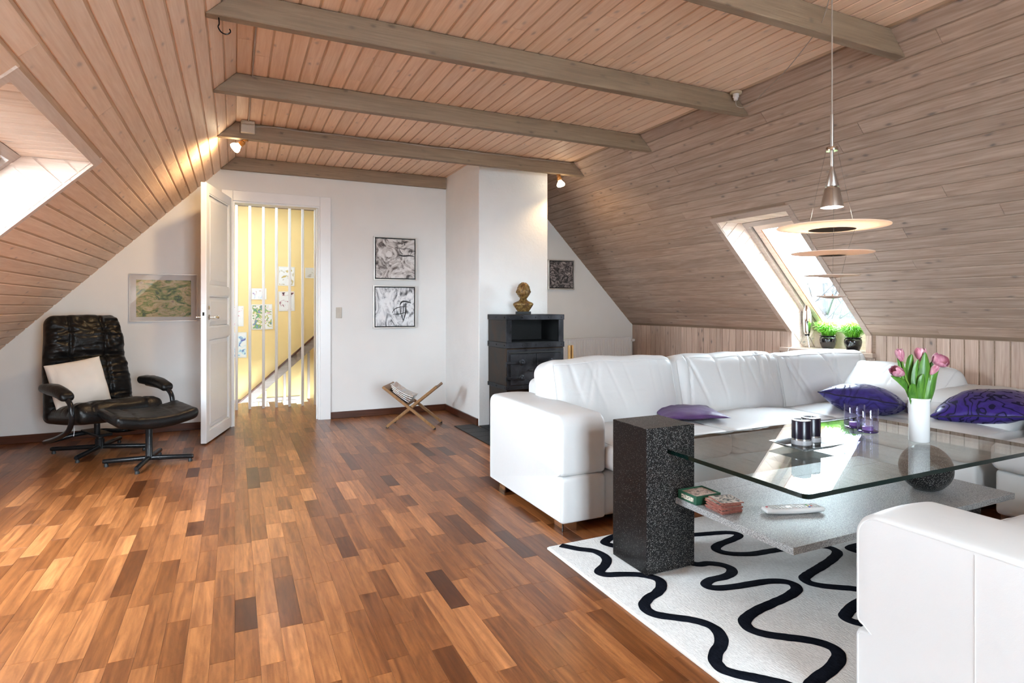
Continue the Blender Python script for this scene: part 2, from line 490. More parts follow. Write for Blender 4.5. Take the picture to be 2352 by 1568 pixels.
# skylight openings: y range (outer trim), z top / bottom
SKY_R = dict(y0=2.90, y1=3.655, z1=1.80, z0=.727)
SKY_L = dict(y0=2.27, y1=3.555, z1=1.82, z0=.62)
TRIM = .045
def hole(sk, side):
    k = KL if side < 0 else KR
    h = math.hypot(1, k)
    return (sk['y0']+TRIM*.5, sk['y1']-TRIM*.5, (Z_CEIL-sk['z1'])*h+TRIM*.5, (Z_CEIL-max(sk['z0'], Z_KNEE if side > 0 else 0))*h+(TRIM if side > 0 else -TRIM*.5))
def slope_backing(name, org, s, n, L, holes, mat, label):
    mb = MB(); ys = sorted(set([Y_REAR, Y_BACK]+[h[0] for h in holes]+[h[1] for h in holes]))
    yv = Vector((0, 1, 0))
    def slab(y0, y1, a, b):
        if b-a < 1e-4: return
        vs = []
        for off in (0, -.03):
            for (yy, ss) in ((y0,a),(y1,a),(y1,b),(y0,b)): vs.append(org+s*ss+yv*yy+n*off)
        mb.add(vs, [(0,1,2,3),(7,6,5,4),(0,4,5,1),(1,5,6,2),(2,6,7,3),(3,7,4,0)])
    for y0, y1 in zip(ys[:-1], ys[1:]):
        hs = [h for h in holes if h[0] <= y0+1e-6 and h[1] >= y1-1e-6]
        if hs: slab(y0, y1, 0, hs[0][2]); slab(y0, y1, hs[0][3], L)
        else: slab(y0, y1, 0, L)
    return mb.build(name, mat, smooth=False, kind='structure', label=label)
HL = [hole(SKY_L, -1)]; HR = [hole(SKY_R, 1)]
OL = Vector((XL0, 0, Z_CEIL)); OR = Vector((XR0, 0, Z_CEIL))
ceil_l = slope_backing('ceiling_left', OL, SL, NLn, LEN_L, HL, M_GROOVE, 'left roof slope clad in whitewashed pine boards')
ceil_r = slope_backing('ceiling_right', OR, SR, NRn, LEN_R+.02, HR, M_GROOVER, 'right roof slope clad in pine boards coloured darker for shade')
def spans(holes):
    def f(sm):
        out = [(Y_REAR, Y_BACK)]
        for h in holes:
            if h[2]-.03 < sm < h[3]+.03:
                nw = []
                for a, b in out:
                    if h[1] <= a or h[0] >= b: nw.append((a, b)); continue
                    if h[0] > a: nw.append((a, h[0]))
                    if h[1] < b: nw.append((h[1], b))
                out = nw
        return [(a, b) for a, b in out if b-a > .02]
    return f
run_boards(ceil_l, M_BOARD_Y, OL, SL, NLn, int(LEN_L/PITCH), spans(HL), s0=-.005, rs=5)
run_boards(ceil_r, M_BOARD_YR, OR, SR, NRn, int(LEN_R/PITCH), spans(HR), s0=.004, face=.0810, rs=8)
ceil = MB().box((XL0-.05, Y_REAR, Z_CEIL), (XR0+.05, Y_BACK+.02, Z_CEIL+.04)).build('ceiling', M_GROOVE, smooth=False, kind='structure', label='flat ceiling of whitewashed pine boards')
run_boards(ceil, M_BOARD_Y, Vector((XL0, 0, Z_CEIL)), Vector((1, 0, 0)), Vector((0, 0, -1)), int((XR0-XL0)/PITCH), lambda s: [(Y_REAR, Y_BACK)], rs=21)

# right knee wall with upright boards, opening for the skylight sill
kw = MB()
kw.box((X_KNEE, Y_REAR, 0), (X_KNEE+.03, SKY_R['y0'], Z_KNEE+.03)); kw.box((X_KNEE, SKY_R['y1'], 0), (X_KNEE+.03, Y_BACK, Z_KNEE+.03))
kw.box((X_KNEE, SKY_R['y0'], 0), (X_KNEE+.03, SKY_R['y1'], SKY_R['z0']))
wall_r = kw.build('wall_right', M_GROOVER, smooth=False, kind='structure', label='low knee wall of upright greywashed boards')
y = 5.893
while y > .4:
    yc = y-PITCH/2
    top = Z_KNEE-.004
    if SKY_R['y0']-.02 < yc < SKY_R['y1']+.02: top = SKY_R['z0']-.04
    board(wall_r, M_BOARD_Z, frame_mat(Vector((X_KNEE, yc, .0)), Vector((0,-1,0)), Vector((0,0,1)), Vector((-1,0,0))), .0785, round(top, 3))
    y -= PITCH
MB().box((X_LK-.03, Y_REAR, 0), (X_LK, Y_BACK, Z_LK+.03)).build('wall_left', M_WALL, smooth=False, kind='structure', label='low white wall under the left slope')

# back wall with door opening
DX0, DX1, DZ = -.015, .746, 2.045
def gable(zb_l):
    return
wb = MB()
def gpoly(x0, x1, zb):
    """part of the gable outline between x0 and x1 above zb"""
    def top(x):
        if x < XL0: return Z_CEIL-(XL0-x)/KL
        if x > XR0: return Z_CEIL-(x-XR0)/KR
        return Z_CEIL
    xs = [x0]+[b for b in (XL0, XR0) if x0 < b < x1]+[x1]
    return [(x0, zb), (x1, zb)]+[(x, max(zb, top(x))) for x in reversed(xs)]
wb.prism(gpoly(X_LK, DX0, 0), 1, Y_BACK, Y_BACK+.12)
wb.prism(gpoly(DX0, DX1, DZ), 1, Y_BACK, Y_BACK+.12)
wb.prism(gpoly(DX1, X_KNEE, 0), 1, Y_BACK, Y_BACK+.12)
wall_b = wb.build('wall_back', M_WALL, smooth=False, kind='structure', label='white gable wall with the door opening')
# rear gable behind the camera; unseen window sized and placed to light the room
RW = dict(x0=.35, x1=1.55, z0=.30, z1=2.15)
rw = MB()
rw.prism(gpoly(X_LK, RW['x0'], 0), 1, Y_REAR-.12, Y_REAR)
rw.prism(gpoly(RW['x0'], RW['x1'], RW['z1']), 1, Y_REAR-.12, Y_REAR)
rw.prism([(RW['x0'],0),(RW['x1'],0),(RW['x1'],RW['z0']),(RW['x0'],RW['z0'])], 1, Y_REAR-.12, Y_REAR)
rw.prism(gpoly(RW['x1'], X_KNEE, 0), 1, Y_REAR-.12, Y_REAR)
rw.build('wall_rear', M_WALL, smooth=False, kind='structure', label='white rear gable wall with an added window')
w4 = thing('window_3_added', 'unseen white framed gable window added to light the room', None, ((RW['x0']+RW['x1'])/2, Y_REAR-.06, RW['z0']), kind='structure')
hw = (RW['x1']-RW['x0'])/2; hh = RW['z1']-RW['z0']
for xc in (-hw+.03, -hw/3, hw/3, hw-.03):
    MB().box((xc-.03, -.03, 0), (xc+.03, .03, hh)).build('window_frame', M_WHITE, w4, smooth=False)
for zc in (.03, hh-.03):
    MB().box((-hw+.06, -.028, zc-.03), (hw-.06, .028, zc+.03)).build('window_frame', M_WHITE, w4, smooth=False)
for a, b in ((-hw+.06, -hw/3-.03), (-hw/3+.03, hw/3-.03), (hw/3+.03, hw-.06)):
    MB().box((a, -.003, .06), (b, .003, hh-.06)).build('pane', M_PANE, w4, smooth=False)
portal('portal_gable', ((RW['x0']+RW['x1'])/2, Y_REAR-.13, (RW['z0']+RW['z1'])/2), (-PI/2, 0, PI), 2*hw, hh)

# chimney breast
MB().bbox((2.01, 4.97, 0), (2.72, Y_BACK, Z_CEIL), .006).build('chimney_breast', M_PLASTER, smooth=False, label='rough plastered white chimney breast behind the black stove', cat='chimney')

# baseboards
MB().bbox((X_LK, Y_BACK-.016, 0), (DX0-.09, Y_BACK, .065), .003).build('baseboard_back', M_BASEB, smooth=False, kind='structure')
MB().bbox((DX1+.097, Y_BACK-.016, 0), (2.01, Y_BACK, .065), .003).build('baseboard_back_right', M_BASEB, smooth=False, kind='structure')
MB().bbox((1.994, 4.985, 0), (2.01, Y_BACK-.016, .065), .003).build('baseboard_right', M_BASEBY, smooth=False, kind='structure')

# ------------------------------------------------------------------ skylights
M_COPPER = plain('brown_orange_seal', (.48,.22,.11), .45)
M_FRAMEG = board_mat('greywashed_frame', 1, (.46,.38,.33), (.36,.29,.25), (.2,.18,.17), rough=.4, knots=False, tonespan=.05)
def skylight(name, side, sk, label, far_sign):
    """roof window: trim on the slope, boarded reveals, frame, sash, pane; side -1 left, +1 right"""
    k = KL if side < 0 else KR
    xs = xl if side < 0 else xr
    s = SL if side < 0 else SR; n = NLn if side < 0 else NRn
    y0, y1, z1, z0 = sk['y0'], sk['y1'], sk['z1'], sk['z0']
    w = thing(name, label, None, (0, 0, 0), kind='structure')
    yv = Vector((0, 1, 0)); h = math.hypot(1, k)
    def P(z, y, off=0.0): return Vector((xs(z), y, z))+n*off
    def bar(nm, pa, pb, wdir, wid, n0, n1, mat, tone=.5):
        """square bar from pa to pb, width along wdir, depth along slope normal n0..n1"""
        vs = []
        for q in (pa, pb):
            for (a, b) in ((0, n0), (wid, n0), (wid, n1), (0, n1)): vs.append(q+wdir*a+n*b)
        mb = MB().add(vs, [(3,2,1,0),(4,5,6,7),(0,1,5,4),(1,2,6,5),(2,3,7,6),(3,0,4,7)])
        o = mb.build(nm, mat, w, smooth=False); o['tone'] = tone
        bm = bmesh.new(); bm.from_mesh(o.data); bmesh.ops.recalc_face_normals(bm, faces=bm.faces); bm.to_mesh(o.data); bm.free()
        return o
    zb = z0 if side < 0 else Z_KNEE+.0
    MT = M_TRIMW if side < 0 else M_TRIMR
    bar('trim_board', P(z1, y0), P(z1, y1), s, TRIM, .001, .013, MT)
    bar('trim_board', P(z1-TRIM/h, y0), P(zb, y0), yv, TRIM, .001, .0125, MT, .3)
    bar('trim_board', P(z1-TRIM/h, y1-TRIM), P(zb, y1-TRIM), yv, TRIM, .001, .0125, MT, .7)
    ya, yb = y0+TRIM-.008, y1-TRIM+.008
    zt = z1-TRIM/h+.012
    D = .295                                                    # horizontal depth of the soffit
    wx = lambda z: xs(z)+side*D                                 # window plane
    if side > 0:
        z_in = z0; xin = X_KNEE
        poly_bottom = [(X_KNEE, z0)]
    # soffit backing + boards
    sg = side
    xi = xs(zt)
    mb = MB(); mb.box((min(xi, xi+sg*D), ya, zt), (max(xi, xi+sg*D)+.0, yb, zt+.02)); mb.build('reveal_panel', M_TRIMW, w, smooth=False)
    rr = random.Random(4)
    nb = int((yb-ya)/PITCH)
    for i in range(nb):
        yc = ya+(i+.5)*(yb-ya)/nb
        x_a = xi+sg*.012; L = D-.02
        org = Vector((x_a if sg > 0 else x_a-L, yc, zt))
        board(w, M_BOARD_X, frame_mat(org, Vector((0,1,0)), Vector((1,0,0)), Vector((0,0,-1))), (yb-ya)/nb-.008, round(L, 3), 'reveal_board', thk=.005)
    # side reveals: parallelogram panels at ya and yb with boards running outward (horizontal)
    zbot = z0
    for (yy, nrm) in ((ya, 1), (yb, -1)):
        poly = [(xs(zt), zt), (xs(zt)+sg*D, zt), (xs(zbot)+sg*D, zbot), (xs(zbot), zbot)] if side < 0 else \
               [(xs(zt), zt), (xs(zt)+D, zt), (wx(zbot), zbot), (X_KNEE, zbot), (X_KNEE, Z_KNEE)]
        mb = MB(); mb.prism(poly, 1, yy-.02 if nrm > 0 else yy, yy if nrm > 0 else yy+.02)
        mb.build('reveal_panel', M_TRIMW, w, smooth=False)
        # boards perpendicular to the slope, stepping down the slope
        nrow_ = int((zt-zbot)*h/PITCH)+4
        for i in range(nrow_):
            a0 = i*PITCH+.006; a1 = a0+PITCH-.009
            # strip in the (s, -n) frame, from the trim line outward until the window plane
            base = Vector((xs(zt), yy, zt))
            # clip the strip against the reveal outline
            quad = []
            depth = D*abs(n.x)                                   # distance between slope and window planes along the normal
            pts = [base+s*a0-n*.004, base+s*a1-n*.004, base+s*a1-n*depth, base+s*a0-n*depth]
            pg = [(p.x, p.z) for p in pts]
            def clip(pg, fn_):
                out = []
                for j in range(len(pg)):
                    p, q = pg[j], pg[(j+1) % len(pg)]; fp, fq = fn_(p), fn_(q)
                    if fp >= 0: out.append(p)
                    if fp*fq < 0:
                        t = fp/(fp-fq); out.append((p[0]+(q[0]-p[0])*t, p[1]+(q[1]-p[1])*t))
                return out
            pg = clip(pg, lambda p: zt-.006-p[1]); 
            if pg: pg = clip(pg, lambda p: p[1]-zbot-.002)
            if pg and side > 0 and len(pg) > 2: pg = clip(pg, lambda p: p[0]-X_KNEE if p[1] < Z_KNEE else 1)
            if not pg or len(pg) < 3: continue
            ar = abs(sum(pg[j][0]*pg[(j+1) % len(pg)][1]-pg[(j+1) % len(pg)][0]*pg[j][1] for j in range(len(pg))))/2
            if ar < 4e-4: continue
            e0, e1 = (yy, yy+.005) if nrm > 0 else (yy-.005, yy)
            o = MB().prism(pg, 1, e0, e1).build('reveal_board', M_BOARD_X, w, smooth=False); o['tone'] = rr.random()
            bm = bmesh.new(); bm.from_mesh(o.data); bmesh.ops.recalc_face_normals(bm, faces=bm.faces); bm.to_mesh(o.data); bm.free()
    # window frame and sash in the window plane
    def Q(z, y, off=0.0): return Vector((wx(z), y, z))+n*off
    zf1 = zt; zf0 = zbot+(.12 if side > 0 else .02)
    f = .045
    bar('frame', Q(zf1, ya+.005), Q(zf1, yb-.005), s, f, -.05, .012, M_FRAMEG)
    bar('frame', Q(zf0+f/h, ya+.005), Q(zf0+f/h, yb-.005), s, f, -.05, .012, M_FRAMEG)
    bar('frame', Q(zf1, ya+.005), Q(zf0, ya+.005), yv, f, -.05, .010, M_FRAMEG)
    bar('frame', Q(zf1, yb-.005-f), Q(zf0, yb-.005-f), yv, f, -.05, .010, M_FRAMEG)
    g0, g1 = ya+.005+f+.012, yb-.005-f-.012
    q1, q0 = zf1-(f+.012)/h, zf0+(f+.012)/h
    sw = .05
    bar('sash', Q(q1, g0), Q(q1, g1), s, sw, -.07, -.012, M_TRIMW)
    bar('sash', Q(q0+sw/h, g0), Q(q0+sw/h, g1), s, sw, -.07, -.012, M_TRIMW)
    bar('sash', Q(q1, g0), Q(q0, g0), yv, sw, -.07, -.014, M_TRIMW)
    bar('sash', Q(q1, g1-sw), Q(q0, g1-sw), yv, sw, -.07, -.014, M_TRIMW)
    bar('seal', Q(q1-sw/h, g0+sw), Q(q0+sw/h, g0+sw), yv, .010, -.05, -.018, M_COPPER)
    bar('seal', Q(q1-sw/h, g1-sw-.010), Q(q0+sw/h, g1-sw-.010), yv, .010, -.05, -.018, M_COPPER)
    bar('pane', Q(q1-sw/h, g0+sw), Q(q0+sw/h, g0+sw), yv, g1-g0-2*sw, -.05, -.046, M_PANE)
    bar('gap_shade', Q(zf1, ya+.005+f), Q(zf0, ya+.005+f), yv, .012, -.05, -.03, M_DARK)  # dark strips stand in for the shaded gap between frame and sash
    bar('gap_shade', Q(zf1, yb-.005-f-.012), Q(zf0, yb-.005-f-.012), yv, .012, -.05, -.03, M_DARK)
    if side > 0:
        MB().box((wx(zf0)-.035, ya, zbot), (wx(zf0)-.01, yb, zf0+.02)).build('reveal_panel', M_BOARD_X, w, smooth=False)
        MB().bbox((X_KNEE-.045, y0-.03, zbot-.035), (wx(zbot)+.0, y1+.06, zbot), .004).build('sill', M_TRIMR, w, smooth=False)['tone'] = .6
        MB().box((X_KNEE-.012, y0, zbot), (X_KNEE+.001, y0+TRIM, Z_KNEE)).build('trim_board', M_BOARD_Z, w, smooth=False)['tone'] = .6
        MB().box((X_KNEE-.012, y1-TRIM, zbot), (X_KNEE+.001, y1, Z_KNEE)).build('trim_board', M_BOARD_Z, w, smooth=False)['tone'] = .6
    else:
        MB().box((min(wx(zbot), xs(zbot)), ya, zbot-.02), (max(wx(zbot), xs(zbot)), yb, zbot)).build('reveal_panel', M_TRIMW, w, smooth=False)
        MB().box((wx(zf0)-.02, ya, zbot-.02), (wx(zf0)+.02, yb, zf0+.02)).build('reveal_panel', M_TRIMW, w, smooth=False)
    # sampling portal just outside the pane
    zc = (zf1+zf0)/2; c = Q(zc, (ya+yb)/2, -.09)
    po = portal(name+'_portal', c, (0,0,0), (zf1-zf0)*h, yb-ya)
    po.matrix_world = frame_mat(c, s, (-n).cross(s), -n)
    return w
skylight('window_1', 1, SKY_R, 'roof window in the right slope above the sill with two plants', 1)
skylight('window_2', -1, SKY_L, 'roof window in the left slope above the recliner', 1)

# ------------------------------------------------------------------ ceiling beams
def beam(yf, label, th=.052, z0=2.315, ye=None):
    ye = ye or yf+th
    poly = [(xl(Z_CEIL)+.004, Z_CEIL-.007), (xr(Z_CEIL)-.004, Z_CEIL-.007), (xr(z0)-.006, z0), (xl(z0)+.006, z0)]
    if ye > 5.8: poly = [(xl(Z_CEIL)+.004, Z_CEIL-.007), (2.008, Z_CEIL-.007), (2.008, z0), (xl(z0)+.006, z0)]
    mb = MB().prism([(a, b) for a, b in poly], 1, yf, ye)
    o = mb.build('ceiling_beam', M_BEAM, smooth=False, label=label, cat='beam', group='ceiling beams'); o['tone'] = random.random()
    bm = bmesh.new(); bm.from_mesh(o.data); bmesh.ops.recalc_face_normals(bm, faces=bm.faces)
    bmesh.ops.bevel(bm, geom=bm.edges[:], offset=.003, segments=1, affect='EDGES'); bm.to_mesh(o.data); bm.free()
    return o
beam(5.865, 'grey-brown ceiling beam lying against the white back wall above the door', ye=5.8995)
beam(4.752, 'grey-brown ceiling beam carrying the two lit spot bulbs and the junction box')
beam(3.757, 'grey-brown ceiling beam between the spot bulb beam and the hooked beam')
beam(2.785, 'grey-brown ceiling beam with a dark hook at one end and a white plug by the other')
beam(1.805, 'grey-brown ceiling beam crossed by the pendant lamp cord')
# ------------------------------------------------------------------ door, frame, switch, stairwell
M_CHROME = plain('polished_nickel', (.62,.57,.50), .16, metal=1, var=.03)
M_STEEL = plain('brushed_steel', (.55,.53,.50), .32, metal=1, var=.05)
M_BLACKTUBE = plain('black_lacquered_steel', (.008,.008,.009), .26, spec=.3, var=.1)

fr = thing('trim_1', 'white painted door frame', None, (0, Y_BACK, 0), kind='structure')
MB().bbox((DX0-.09, -.022, 0), (DX0+.004, .0, DZ+.09), .004).build('jamb_casing', M_WHITE, fr, smooth=False)
MB().bbox((DX1-.004, -.022, 0), (DX1+.095, .0, DZ+.09), .004).build('jamb_casing', M_WHITE, fr, smooth=False)
MB().bbox((DX0+.004, -.0215, DZ-.004), (DX1-.004, .0, DZ+.09), .004).build('head_casing', M_WHITE, fr, smooth=False)
MB().box((DX0-.002, .0, 0), (DX0+.018, .14, DZ)).build('jamb', M_WHITE, fr, smooth=False)
MB().box((DX1-.018, .0, 0), (DX1+.002, .14, DZ)).build('jamb', M_WHITE, fr, smooth=False)
MB().box((DX0+.018, .0, DZ-.018), (DX1-.018, .14, DZ+.002)).build('head', M_WHITE, fr, smooth=False)
MB().box((DX1-.03, .045, 0), (DX1-.018, .09, DZ-.018)).build('stop', M_WHITE, fr, smooth=False)

# leaf: local x runs from the free edge (0) to the hinge, local y is thickness
p_free = Vector((-.197, 5.192, 0)); p_hinge = Vector((-.020, 5.868, 0))
dv = (p_hinge-p_free); LW = dv.length; ang = math.atan2(dv.y, dv.x)
door = thing('door_1', 'white panelled door standing open into the room', None, p_free, ang, kind='structure')
TH = .042
core = MB()
H0, H1 = .012, 2.058
pan = [(.075, LW-.075, 1.245, 1.985), (.075, LW-.075, .915, 1.175), (.075, LW-.075, .10, .83)]
# stiles and rails leave the panel fields open
zs = [H0, .10, .83, .915, 1.175, 1.245, 1.985, H1]
core.bbox((0, 0, H0), (.075, TH, H1), .003); core.bbox((LW-.075, 0, H0), (LW, TH, H1), .003)
for a, b in ((H0, .10), (.83, .915), (1.175, 1.245), (1.985, H1)): core.box((.072, .0005, a), (LW-.072, TH-.0005, b))
core.build('leaf_frame', M_WHITE, door, smooth=False)
for (a, b, c, d) in pan:
    mb = MB()
    mb.box((a-.003, .014, c-.003), (b+.003, TH-.014, d+.003))
    # raised field with sloping shoulder on both faces
    for sgn, y0 in ((-1, .014), (1, TH-.014)):
        i1, i2 = .018, .05
        ring = []
        for (off, dy) in ((0, 0.0), (i1, 0.0), (i2, .007)):
            yy = y0+sgn*dy
            ring.append([(a+off, yy, c+off), (b-off, yy, c+off), (b-off, yy, d-off), (a+off, yy, d-off)])
        vs = [p for r_ in ring for p in r_]; fs = []
        for q in range(2):
            for e in range(4):
                f_ = (q*4+e, q*4+(e+1) % 4, q*4+4+(e+1) % 4, q*4+4+e); fs.append(f_ if sgn < 0 else tuple(reversed(f_)))
        fs.append((8,9,10,11) if sgn < 0 else (11,10,9,8))
        mb.add(vs, fs)
    pp = mb.build('door_panel', M_WHITE, door, smooth=False)
    # moulding around the field
    for sgn, y0 in ((-1, .004), (1, TH-.004)):
        mm = MB(); w_ = .012
        for (x0, x1, z0, z1) in ((a, b, c, c+w_), (a, b, d-w_, d), (a, a+w_, c+w_, d-w_), (b-w_, b, c+w_, d-w_)):
            mm.box((x0, min(y0, y0-sgn*.011), z0), (x1, max(y0, y0-sgn*.011), z1))
        mm.build('panel_moulding', M_WHITE, pp, smooth=False)
def lever(sgn):
    y0 = 0 if sgn < 0 else TH
    mb = MB()
    mb.lathe([(.0,0),(.020,0),(.021,.004),(.016,.007),(.0085,.009),(.0085,.045),(0,.045)], 20, M=TR((.055, y0, 1.0), rx=PI/2 if sgn < 0 else -PI/2))
    yy = y0+sgn*.042
    mb.tube([(.055, yy, 1.0), (.075, yy, 1.0), (.10, yy, 1.0), (.128, yy, .998), (.14, yy, .998)], [.0075,.006,.0065,.0075,.009], 12)
    mb.lathe([(0,0),(.011,.003),(.0125,.009),(.009,.015),(0,.018)], 14, M=TR((.138, yy, .998), ry=PI/2))
    return mb
for sgn in (-1, 1):
    lever(sgn).build('door_handle', M_CHROME, door)
    y0 = 0 if sgn < 0 else TH
    MB().lathe([(0,0),(.016,0),(.017,.003),(.012,.005),(.0,.005)], 18, M=TR((.055, y0, 1.075), rx=PI/2 if sgn < 0 else -PI/2)).build('escutcheon', M_CHROME, door)
MB().bbox((-.0015, TH/2-.011, .93), (.002, TH/2+.011, 1.10), .001).build('lock_plate', M_STEEL, door, smooth=False)
MB().box((-.004, TH/2-.007, 1.012), (-.001, TH/2+.007, 1.04)).build('latch', M_DARK, door, smooth=False)
for z in (.3, 1.75):
    MB().tube([(LW+.006, TH*.2, z), (LW+.006, TH*.2, z+.09)], .006, 10).build('hinge', M_STEEL, door)

# light switch
sw = thing('light_switch', 'beige four-gang light switch on the white wall by the door frame', 'switch', (.9195, Y_BACK, 1.025))
M_BEIGE = plain('beige_plastic', (.52,.46,.38), .4)
MB().bbox((-.027, -.010, -.052), (.027, 0, .052), .003).build('plate', M_BEIGE, sw, smooth=False)
for ix in (-1, 1):
    for iz in (-1, 1):
        MB().bbox((ix*.0125-.0105, -.0135, iz*.0245-.022), (ix*.0125+.0105, -.010, iz*.0245+.022), .0012).build('rocker', M_BEIGE, sw, smooth=False)

# ---- stairwell beyond the door
st = MB()
YW = 7.85
st.box((-1.0, YW, -2.4), (2.0, YW+.1, 2.42))
st.build('wall_stair', M_YELLOW, smooth=False, kind='structure', label='yellow stairwell wall')
MB().box((-1.0, 6.02, -2.4), (-.9, YW, 2.42)).build('wall_stair_left', M_WALL, smooth=False, kind='structure')
MB().box((1.55, 6.02, -2.4), (1.65, YW, 2.42)).build('wall_stair_right', M_YELLOW, smooth=False, kind='structure')
MB().box((-1.0, 6.02, 2.40), (2.0, 7.05, 2.46)).box((-1.0, 7.05, 2.40), (.30, YW+.1, 2.46)).box((.62, 7.05, 2.40), (2.0, YW+.1, 2.46)).box((.30, 7.27, 2.40), (.62, YW+.1, 2.46)).build('ceiling_landing', M_WALL, smooth=False, kind='structure')  # small roof opening added above the stair to let daylight in
MB().box((-1.0, YW-.03, 2.30), (1.55, YW, 2.38)).build('trim_2', M_BEAM, smooth=False, kind='structure')
MB().box((-1.0, 6.02, -2.45), (2.0, YW, -2.4)).build('floor_lower', M_BASEB, smooth=False, kind='structure')
MB().box((-1.0, 6.80, -.13), (1.55, 6.87, -.004)).build('trim_3', M_WHITE, smooth=False, kind='structure')
portal('portal_stair', (.46, 7.16, 2.47), (0, 0, 0), .32, .22)
# wainscot boards below the landing level
wa = thing('trim_4', 'upright board wainscot on the stair wall', None, (0, YW, 0), kind='structure')
M_WEATHER = board_mat('weathered_stair_board', 0, (.30,.245,.21), (.19,.145,.12), (.1,.08,.07), rough=.5, knots=False)
M_WEATHERZ = board_mat('weathered_stair_upright', 2, (.32,.265,.23), (.21,.165,.14), (.1,.08,.07), rough=.5, knots=False)
MB().box((-.9, -.022, -.075), (.745, -.0, -.035)).build('cap_rail', M_WEATHER, wa, smooth=False)['tone'] = .5
xx = -.9
while xx < .70:
    MB().bbox((xx+.004, -.014, -.6), (xx+.086, -.001, -.078), .003).build('board', M_WEATHERZ, wa, smooth=False)['tone'] = random.random(); xx += .09
# balusters from floor to ceiling
M_BAR = board_mat('white_washed_bar', 2, (.74,.69,.66), (.62,.55,.51), (.4,.35,.32), rough=.45, knots=False, tonespan=.06)
bar_proto = MB().bbox((-.0135, -.018, 0), (.0135, .018, 2.398), .003).mesh('stair_bar', False); bar_proto.materials.append(M_BAR)
ORD = ('nearest to', 'second from', 'third from', 'fourth from', 'fifth from', 'sixth from', 'seventh from', 'eighth from', 'ninth from')
for i, x in enumerate((.812, .679, .545, .412, .283, .15, .022, -.108, -.24)):
    o = link('stair_bar', bar_proto, None, loc=(x, 6.835, .0), label='white upright stair bar, '+ORD[i]+' the door casing with the light switch', cat='baluster', group='stair screen bars')
    o['tone'] = random.random()
# handrail board with posts on the far side of the stair
hr = thing('stair_handrail', 'sloping weathered wooden stair handrail against the yellow wall', 'handrail', (.041, YW-.10, -.14))
sl_ = math.atan2(.859, .951)
MB().bbox((-.25, -.02, -.045), (1.62, .02, .045), .004, M=TR((0,0,0), ry=-sl_)).build('rail_board', M_WEATHER, hr, smooth=False)['tone'] = .35
MB().bbox((-.25, -.03, .045), (1.62, .03, .062), .003, M=TR((0,0,0), ry=-sl_)).build('rail_cap', M_BASEB, hr, smooth=False)
for px in (.06, .30, .52, .80, .965):
    MB().box((px-.014, -.016, -1.3), (px+.014, .016, px*.859/.951-.06)).build('post', M_WEATHERZ, hr, smooth=False)['tone'] = random.random()
# dark treads winding up at the right
stp = thing('staircase', 'dark wooden staircase treads seen low between the bars', 'staircase', (1.12, 7.30, -2.4))
for i in range(6):
    MB().bbox((-.28+.09*i, -.42, 1.28+.19*i), (.42, .37, 1.32+.19*i), .008).build('tread', M_BASEB, stp, smooth=False)
    MB().box((-.26+.09*i, -.42, 1.15+.19*i), (-.235+.09*i, .37, 1.28+.19*i)).build('riser', M_BASEB, stp, smooth=False)
MB().box((-.30, .375, 0), (.41, .40, 2.3)).build('stringer', M_BASEB, stp, smooth=False)

# ------------------------------------------------------------------ pictures
def paint_mat(name, stops, scale, seed, stretch=(1,1,1), dist=2.2, detail=6, rough=.6, strokes=None):
    m, nt, b = new_mat(name); setv(b, rough=.5)
    tc = N(nt, 'ShaderNodeTexCoord'); mp = N(nt, 'ShaderNodeMapping'); mp.inputs['Location'].default_value = (seed*3.1, seed*1.7, seed*2.3); mp.inputs['Scale'].default_value = stretch
    lk(nt, tc.outputs['Object'], mp.inputs['Vector'])
    n1 = noise(nt, mp.outputs[0], scale, detail, rough, dist)
    r = ramp(nt, stops, n1.outputs['Fac'])
    c = r.outputs[0]
    if strokes:
        n2 = noise(nt, mp.outputs[0], scale*strokes[0], 4, .7, 3.0)
        r2 = ramp(nt, [(strokes[1], (0,0,0)), (strokes[1]+.05, (1,1,1))], n2.outputs['Fac'])
        n3 = noise(nt, mp.outputs[0], scale*.6, 2)
        r3 = ramp(nt, [(.45, (0,0,0)), (.58, (1,1,1))], n3.outputs['Fac'])
        c = mixc(nt, mathn(nt, 'MULTIPLY', r2.outputs[0], r3.outputs[0]), c, strokes[2])
    lk(nt, c, b.inputs['Base Color'])
    return m
M_BLACKP = plain('matt_black', (.012,.012,.012), .6)
M_SILVER = plain('silver_frame', (.70,.67,.63), .3, metal=.6)
def canvas(name, cx, cz, w, h, mat, label, tilt=0, depth=.035):
    t = thing(name, label, 'picture', (cx, Y_BACK, cz))
    fw = .012
    mb = MB()
    for (x0, x1, z0, z1) in ((-w/2, w/2, -h/2, -h/2+fw), (-w/2, w/2, h/2-fw, h/2), (-w/2, -w/2+fw, -h/2+fw, h/2-fw), (w/2-fw, w/2, -h/2+fw, h/2-fw)):
        mb.bbox((x0, -depth, z0), (x1, -.001, z1), .0015)
    mb.build('frame', M_SILVER, t, smooth=False)
    MB().box((-w/2+fw, -.012, -h/2+fw), (w/2-fw, -.002, h/2-fw)).build('backing', M_BLACKP, t, smooth=False)
    g = fw+.010
    MB().bbox((-w/2+g, -depth+.004, -h/2+g), (w/2-g, -.012, h/2-g), .002).build('canvas', mat, t, smooth=False)
    return t
G1 = paint_mat('grey_brush_painting', [(.30,(.012,.010,.010)),(.40,(.16,.13,.12)),(.47,(.45,.41,.39)),(.56,(.68,.65,.63)),(.75,(.82,.81,.80))], 6.5, 1.3, (1,1,1.2), 2.6, 7, .62, (2.6,.60,(.02,.018,.018)))
